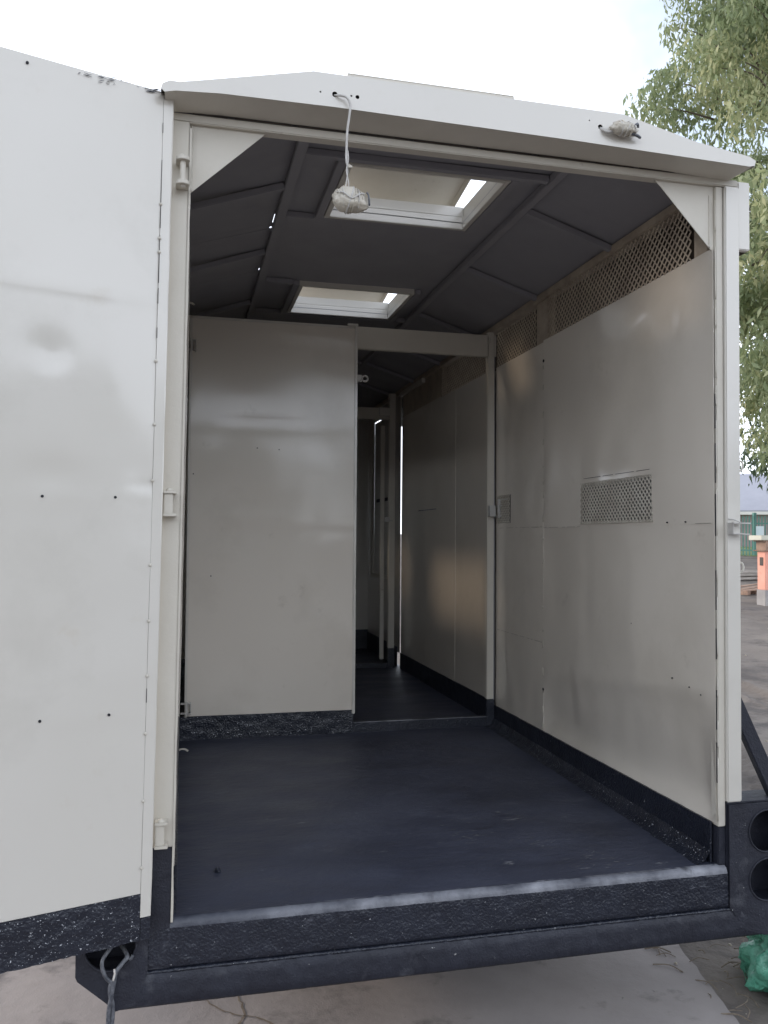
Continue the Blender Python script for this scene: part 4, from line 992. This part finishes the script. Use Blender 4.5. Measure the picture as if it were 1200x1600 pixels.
# ------------------------------------------------------------------ yard beyond: masonry stand, timber, fence, house
ms = thing('masonry_stand', (11.0, 12.4, -0.2), 'salmon painted masonry stand on grey plinth with timber and pale slab on top', 'masonry stand')
m0, m1 = 11.64, 13.3
part('body', 'orange', ms, (m0, m1, 12.4, 12.65, 0.13, 0.92), bevel=0.01)
part('plinth', 'plinth', ms, (m0-.012, m1+.012, 12.385, 12.665, -0.35, 0.13), bevel=0.01)
part('niche_frame', 'cover', ms, (m0+.10, m0+.26, 12.392, 12.4005, 0.62, 0.92), (m0-.0095, m0-.001, 12.46, 12.56, 0.63, 0.80), bevel=0)
tp = thing('timber_pallet', (12.2, 12.8, 0.93), 'brown timber pallet lying on top of the salmon masonry stand', 'pallet')
for k, z in enumerate((0.925, 1.125)):
    for j in range(6):
        part('plank', 'timber', tp, (m0-.06, m1+.05, 12.36+j*.06, 12.36+j*.06+.045, z, z+.025), bevel=0.003)
for i in range(4):
    part('block', 'timber', tp, (m0+.0+i*.55, m0+.14+i*.55, 12.37, 12.68, 0.9505, 1.1245), bevel=0.003)
ps = thing('pale_slab', (12.2, 12.8, 1.15), 'pale beige board lying over the brown pallet on the masonry stand', 'board')
part('board', 'slabcap', ps, (m0-.14, m1+.08, 12.33, 12.73, 1.152, 1.25), bevel=0.006)
gp = thing('ground_pallet', (13.2, 14.9, -0.1), 'broken timber pallet lying on the soil left of the masonry stand', 'pallet')
for j in range(6):
    m = MB(); a = Vector((12.75+j*.02, 14.5+j*.15, -0.02+random.uniform(-.02, .05))); b = a+Vector((1.0, 0.35, random.uniform(0, .12))); m.bar(a, b, 0.10, 0.022); m.build('plank', M['timber'], gp)
for j in range(3):
    m = MB(); a = Vector((12.8+j*.42, 14.45+j*.12, -0.075)); m.bar(a, a+Vector((-.25, .85, 0)), 0.09, 0.09); m.build('bearer', M['timber'], gp)
pk = thing('plank_pile', (16.4, 18.8, 0.0), 'flat pile of long grey planks on the ground beyond the masonry stand', 'planks')
for j in range(7):
    m = MB(); y = 18.2+j*.22+random.uniform(-.05, .05); z = gz(0, y)+0.06+0.07*(j % 3); m.bar((15.1+random.uniform(-.4, .3), y, z), (18.2+random.uniform(-.3, .5), y+.35+random.uniform(-.2, .3), z+random.uniform(0, .08)), 0.17, 0.045); m.build('plank', M['plank'], pk)

# palisade fence
A = Vector((21.0, 34.6, 0)); B = Vector((34.0, 26.2, 0)); fdir = (B-A).normalized(); flen = (B-A).length
fn_ = thing('palisade_fence', (26, 31.4, 0.44), 'green steel palisade fence with square posts at the far side of the yard', 'fence')
g0 = 0.46
pale = MB().box(-.032, .032, -.012, .012, 0, 1.80); pale.v += [(0, 0, 1.90)]; k = 8; pale.f += [(4,5,8),(5,6,8),(6,7,8),(7,4,8)]; pale_me = pale.mesh('pale'); pale_me.materials.append(M['fence'])
ang = math.atan2(fdir.y, fdir.x)
npl = int(flen/0.135)
for i in range(npl):
    p = A + fdir*(i+.5)*0.135
    o = bpy.data.objects.new('pale', pale_me); COL.objects.link(o); o.parent = fn_; o.location = Vector((p.x, p.y, g0)) - Vector(fn_.location); o.rotation_euler = (0, 0, ang)
for zz in (0.25, 1.5):
    m = MB(); m.bar(A+Vector((0, 0, g0+zz)) + Vector((0, .03, 0)), B+Vector((0, 0, g0+zz)) + Vector((0, .03, 0)), 0.05, 0.07); m.build('rail', M['fence'], fn_)
for i in range(0, 6):
    p = A + fdir*(0.35+i*2.75); m = MB(); m.box(p.x-.075, p.x+.075, p.y-.02, p.y+.12, g0-.3, g0+2.0); m.build('post', M['fence'], fn_, 0.01)
gs = setp(link('grass', grid_mesh('grass', list(np.linspace(18, 60, 40)), list(np.linspace(27, 42, 30)), lambda x, y: gz(x, y)+.02+.03*nz(x, y, 0, 1.5) - (0.6 if y < 34.6-.646*(x-21)-.8 else 0)), M['grass']), 'low dry green grass along the palisade fence', 'grass', None, 'stuff')
# boards on the fence
for (s, z, w, h, lb) in ((6.05, 0.95, 0.34, 0.42, 'small pale blue board on the green fence, left of the gate post'), (6.75, 0.90, 0.42, 0.46, 'small pale blue board on the green fence, right of the gate post')):
    p = A + fdir*s; q = p + Vector((-fdir.y, fdir.x, 0))*(-.06)
    m = MB(); m.bar(Vector((q.x, q.y, g0+z+h/2)) - fdir*w/2, Vector((q.x, q.y, g0+z+h/2)) + fdir*w/2, 0.02, h); o = m.build('notice_board', M['whiteboard'], None); setp(o, lb, 'board')
lw = thing('boundary_wall', (36, 31, 0.9), 'low mauve wall with white coping behind the green fence', 'wall')
MB().hexa([(28.6, 33.4, 0.4), (42, 24.0, 0.4), (42.1, 24.3, 0.4), (28.7, 33.7, 0.4), (28.6, 33.4, 1.75), (42, 24.0, 1.75), (42.1, 24.3, 1.75), (28.7, 33.7, 1.75)]).build('wall_body', M['wall_mauve'], lw)
MB().hexa([(28.5, 33.35, 1.751), (42, 23.9, 1.751), (42.2, 24.4, 1.751), (28.6, 33.8, 1.751), (28.5, 33.35, 1.86), (42, 23.9, 1.86), (42.2, 24.4, 1.86), (28.6, 33.8, 1.86)]).build('coping', M['wall_white'], lw)
hs = thing('house', (36, 44, 1.2), 'single storey house with broad grey roof and white fascia behind the trees', 'house')
hx = Vector((math.cos(-.60), math.sin(-.60), 0)); hy = Vector((-hx.y, hx.x, 0)); hc = Vector((33.0, 41.0, 0))
def HP(a, b, z): return hc + hx*a + hy*b + Vector((0, 0, z))
def hbox(a0, a1, b0, b1, z0, z1): return [HP(a0,b0,z0), HP(a1,b0,z0), HP(a1,b1,z0), HP(a0,b1,z0), HP(a0,b0,z1), HP(a1,b0,z1), HP(a1,b1,z1), HP(a0,b1,z1)]
MB().hexa(hbox(-9, 13, .6, 8.5, .5, 2.75)).build('wall', M['wall_mauve'], hs)
MB().hexa(hbox(-9.5, 13.5, 0, .06, 2.72, 2.90)).build('fascia', M['wall_white'], hs)
MB().hexa([HP(-9.5,.02,2.905), HP(13.5,.02,2.905), HP(13.5,4.6,5.4), HP(-9.5,4.6,5.4), HP(-9.5,.02,2.98), HP(13.5,.02,2.98), HP(13.5,4.6,5.5), HP(-9.5,4.6,5.5)]).build('roof', M['roof'], hs)
MB().hexa([HP(-9.5,4.6,5.4), HP(13.5,4.6,5.4), HP(13.5,9.2,2.9), HP(-9.5,9.2,2.9), HP(-9.5,4.6,5.5), HP(13.5,4.6,5.5), HP(13.5,9.2,3.0), HP(-9.5,9.2,3.0)]).build('roof', M['roof'], hs)
for a in (-6, -2, 3, 7, 10.5):
    w_ = MB().hexa(hbox(a, a+1.4, .56, .62, 1.5, 2.5)).build('window_frame', M['wall_white'], hs); MB().hexa(hbox(a+.08, a+1.32, .54, .558, 1.58, 2.42)).build('pane', M['dark_hole'], w_)

# ------------------------------------------------------------------ trees
def foliage(name, mat, parent, centres, radii, n_leaf, size, droop=0.6, tint=(0.0, 1.0), seed=0):
    r = np.random.default_rng(seed); C_ = np.array(centres); R_ = np.array(radii); k = len(C_)
    idx = r.choice(k, n_leaf, p=(R_**2)/(R_**2).sum())
    d = r.normal(size=(n_leaf, 3)); d /= np.linalg.norm(d, axis=1)[:, None]
    rad = R_[idx]*r.uniform(0.25, 1.05, n_leaf)**0.7
    P = C_[idx] + d*rad[:, None]*np.array([1, 1, .8])
    ax = r.normal(size=(n_leaf, 3))*(1-droop); ax[:, 2] -= droop*1.2; ax /= np.linalg.norm(ax, axis=1)[:, None]
    sd_ = np.cross(ax, r.normal(size=(n_leaf, 3))); sd_ /= np.linalg.norm(sd_, axis=1)[:, None]
    L_ = size*r.uniform(.6, 1.4, n_leaf)[:, None]; Wd = L_*0.17
    nrm = np.cross(ax, sd_)
    q0 = P; q1 = P+ax*L_*.45+sd_*Wd+nrm*L_*.06; q2 = P+ax*L_; q3 = P+ax*L_*.45-sd_*Wd+nrm*L_*.06
    V = np.stack([q0, q1, q2, q3], 1).reshape(-1, 3)
    me = bpy.data.meshes.new(name)
    me.vertices.add(4*n_leaf); me.vertices.foreach_set('co', V.ravel().astype(np.float32))
    me.loops.add(4*n_leaf); me.loops.foreach_set('vertex_index', np.arange(4*n_leaf, dtype=np.int32))
    me.polygons.add(n_leaf); me.polygons.foreach_set('loop_start', np.arange(0, 4*n_leaf, 4, dtype=np.int32))
    me.update(calc_edges=True)
    ct = r.uniform(tint[0], tint[1], k); lt = np.clip(ct[idx]*.6+r.uniform(0, .45, n_leaf), 0, 1)
    ca = me.color_attributes.new('tint', 'FLOAT_COLOR', 'CORNER')
    arr = np.ones((4*n_leaf, 4), np.float32); arr[:, 0] = np.repeat(lt, 4); ca.data.foreach_set('color', arr.ravel())
    return link(name, me, M[mat], parent)
def tree(name, label, base, h, centre, rad, nclump, nleaf, size, mat='leaf', seed=1, clump=(0.5, 1.1), cat='tree', group=None, droop=.6, bottom=None, rt=0.3):
    t = thing(name, base, label, cat, group); r = np.random.default_rng(seed); rnd = random.Random(seed)
    cs = []; rs = []
    while len(cs) < nclump:
        p = r.uniform(-1, 1, 3); l = np.linalg.norm(p)
        if l > 1 or l < .35: continue
        q = Vector(centre)+Vector((p[0]*rad[0], p[1]*rad[1], p[2]*rad[2]))
        if noise.noise(q*0.30+Vector((seed*3.3, 0, 0))) < -0.13: continue
        if bottom is not None and q.z < bottom: continue
        cs.append(tuple(q)); rs.append(r.uniform(*clump))
    B_ = Vector(base); top = Vector((centre[0]*.6+base[0]*.4, centre[1]*.6+base[1]*.4, centre[2]))
    tr = MB(); tr.tube(catmull([B_-Vector((0,0,.3)), B_.lerp(top, .3)+Vector((.2,.1,0)), B_.lerp(top, .7)-Vector((.2,0,0)), top], 4), [rt*(1-.75*i/12) for i in range(13)], 10)
    tr.build('trunk', M['bark'], t, smooth=True)
    for i in range(9):
        s = B_.lerp(top, .25+.07*i); e = Vector(cs[(i*37) % len(cs)]); mid = s.lerp(e, .5)+Vector((0, 0, .5))
        m = MB(); m.tube(catmull([s, mid, e], 5), [rt*.42*(1-.085*j) for j in range(11)], 7); m.build('limb', M['bark'], t, smooth=True)
    m = MB()
    for c in cs[::2]:
        c = Vector(c); a = c.lerp(top, .25); m.tube(catmull([a, a.lerp(c, .5)+Vector((rnd.uniform(-.2,.2), rnd.uniform(-.2,.2), .15)), c], 3), [.035, .03, .025, .02, .015, .012, .008], 5)
    m.build('twigs', M['bark'], t, kind='stuff', smooth=True)
    o = foliage('crown', mat, t, cs, rs, nleaf, size, droop, seed=seed); o['kind'] = 'stuff'
    return t
tree('shade_tree', 'tall light green tree with drooping leaves rising right of the trailer', (18.6, 15.6, 0.2), 16, (18.4, 15.4, 11.2), (6.6, 6.4, 9.6), 620, 150000, 0.22, seed=3, clump=(.45, 1.0), bottom=2.9, rt=.38)
tree('backing_tree', 'dark leafy tree standing behind the light green tree', (29, 27, 0.5), 12, (30, 28, 8.5), (6.5, 5, 6.5), 260, 42000, 0.32, mat='leaf_dark', seed=8, clump=(.8, 1.5), bottom=4.2, rt=.3)
def hedge(name, label, c, r3, n, seed):
    o = foliage(name, 'leaf_dark', None, [(c[0]+random.uniform(-1,1)*r3[0], c[1]+random.uniform(-1,1)*r3[1], c[2]+random.uniform(-1,1)*r3[2]) for _ in range(40)], [0.6]*40, n, 0.16, .2, seed=seed)
    setp(o, label, 'shrub')
hedge('shrub', 'dark green shrub growing beyond the boundary wall and fence', (34.2, 33.0, 2.0), (2.2, 1.2, .7), 9000, 21)

# what stands behind the photographer and shows in the gloss paint
def rear_row():
    for i, (x, y, hh, rr) in enumerate(((-8, -22, 5.2, 4), (1, -25, 6.2, 4.6), (11, -23, 5.4, 4.4), (20, -18, 5.7, 4.2), (-18, -16, 5.4, 4.2))):
        tree('yard_tree', ['broad dark yard tree behind the photographer, near the gate', 'tallest dark yard tree behind the photographer', 'round dark yard tree behind the photographer, right of the tallest', 'dark yard tree at the right side behind the photographer', 'dark yard tree at the left side behind the photographer'][i], (x, y, -.55), hh, (x, y, hh*.62), (rr, rr*.8, hh*.45), 60, 9000, .5, mat='leaf_dark', seed=30+i, clump=(1.0, 1.8), group='yard trees behind the photographer')
rear_row()

bpy.context.view_layer.update()
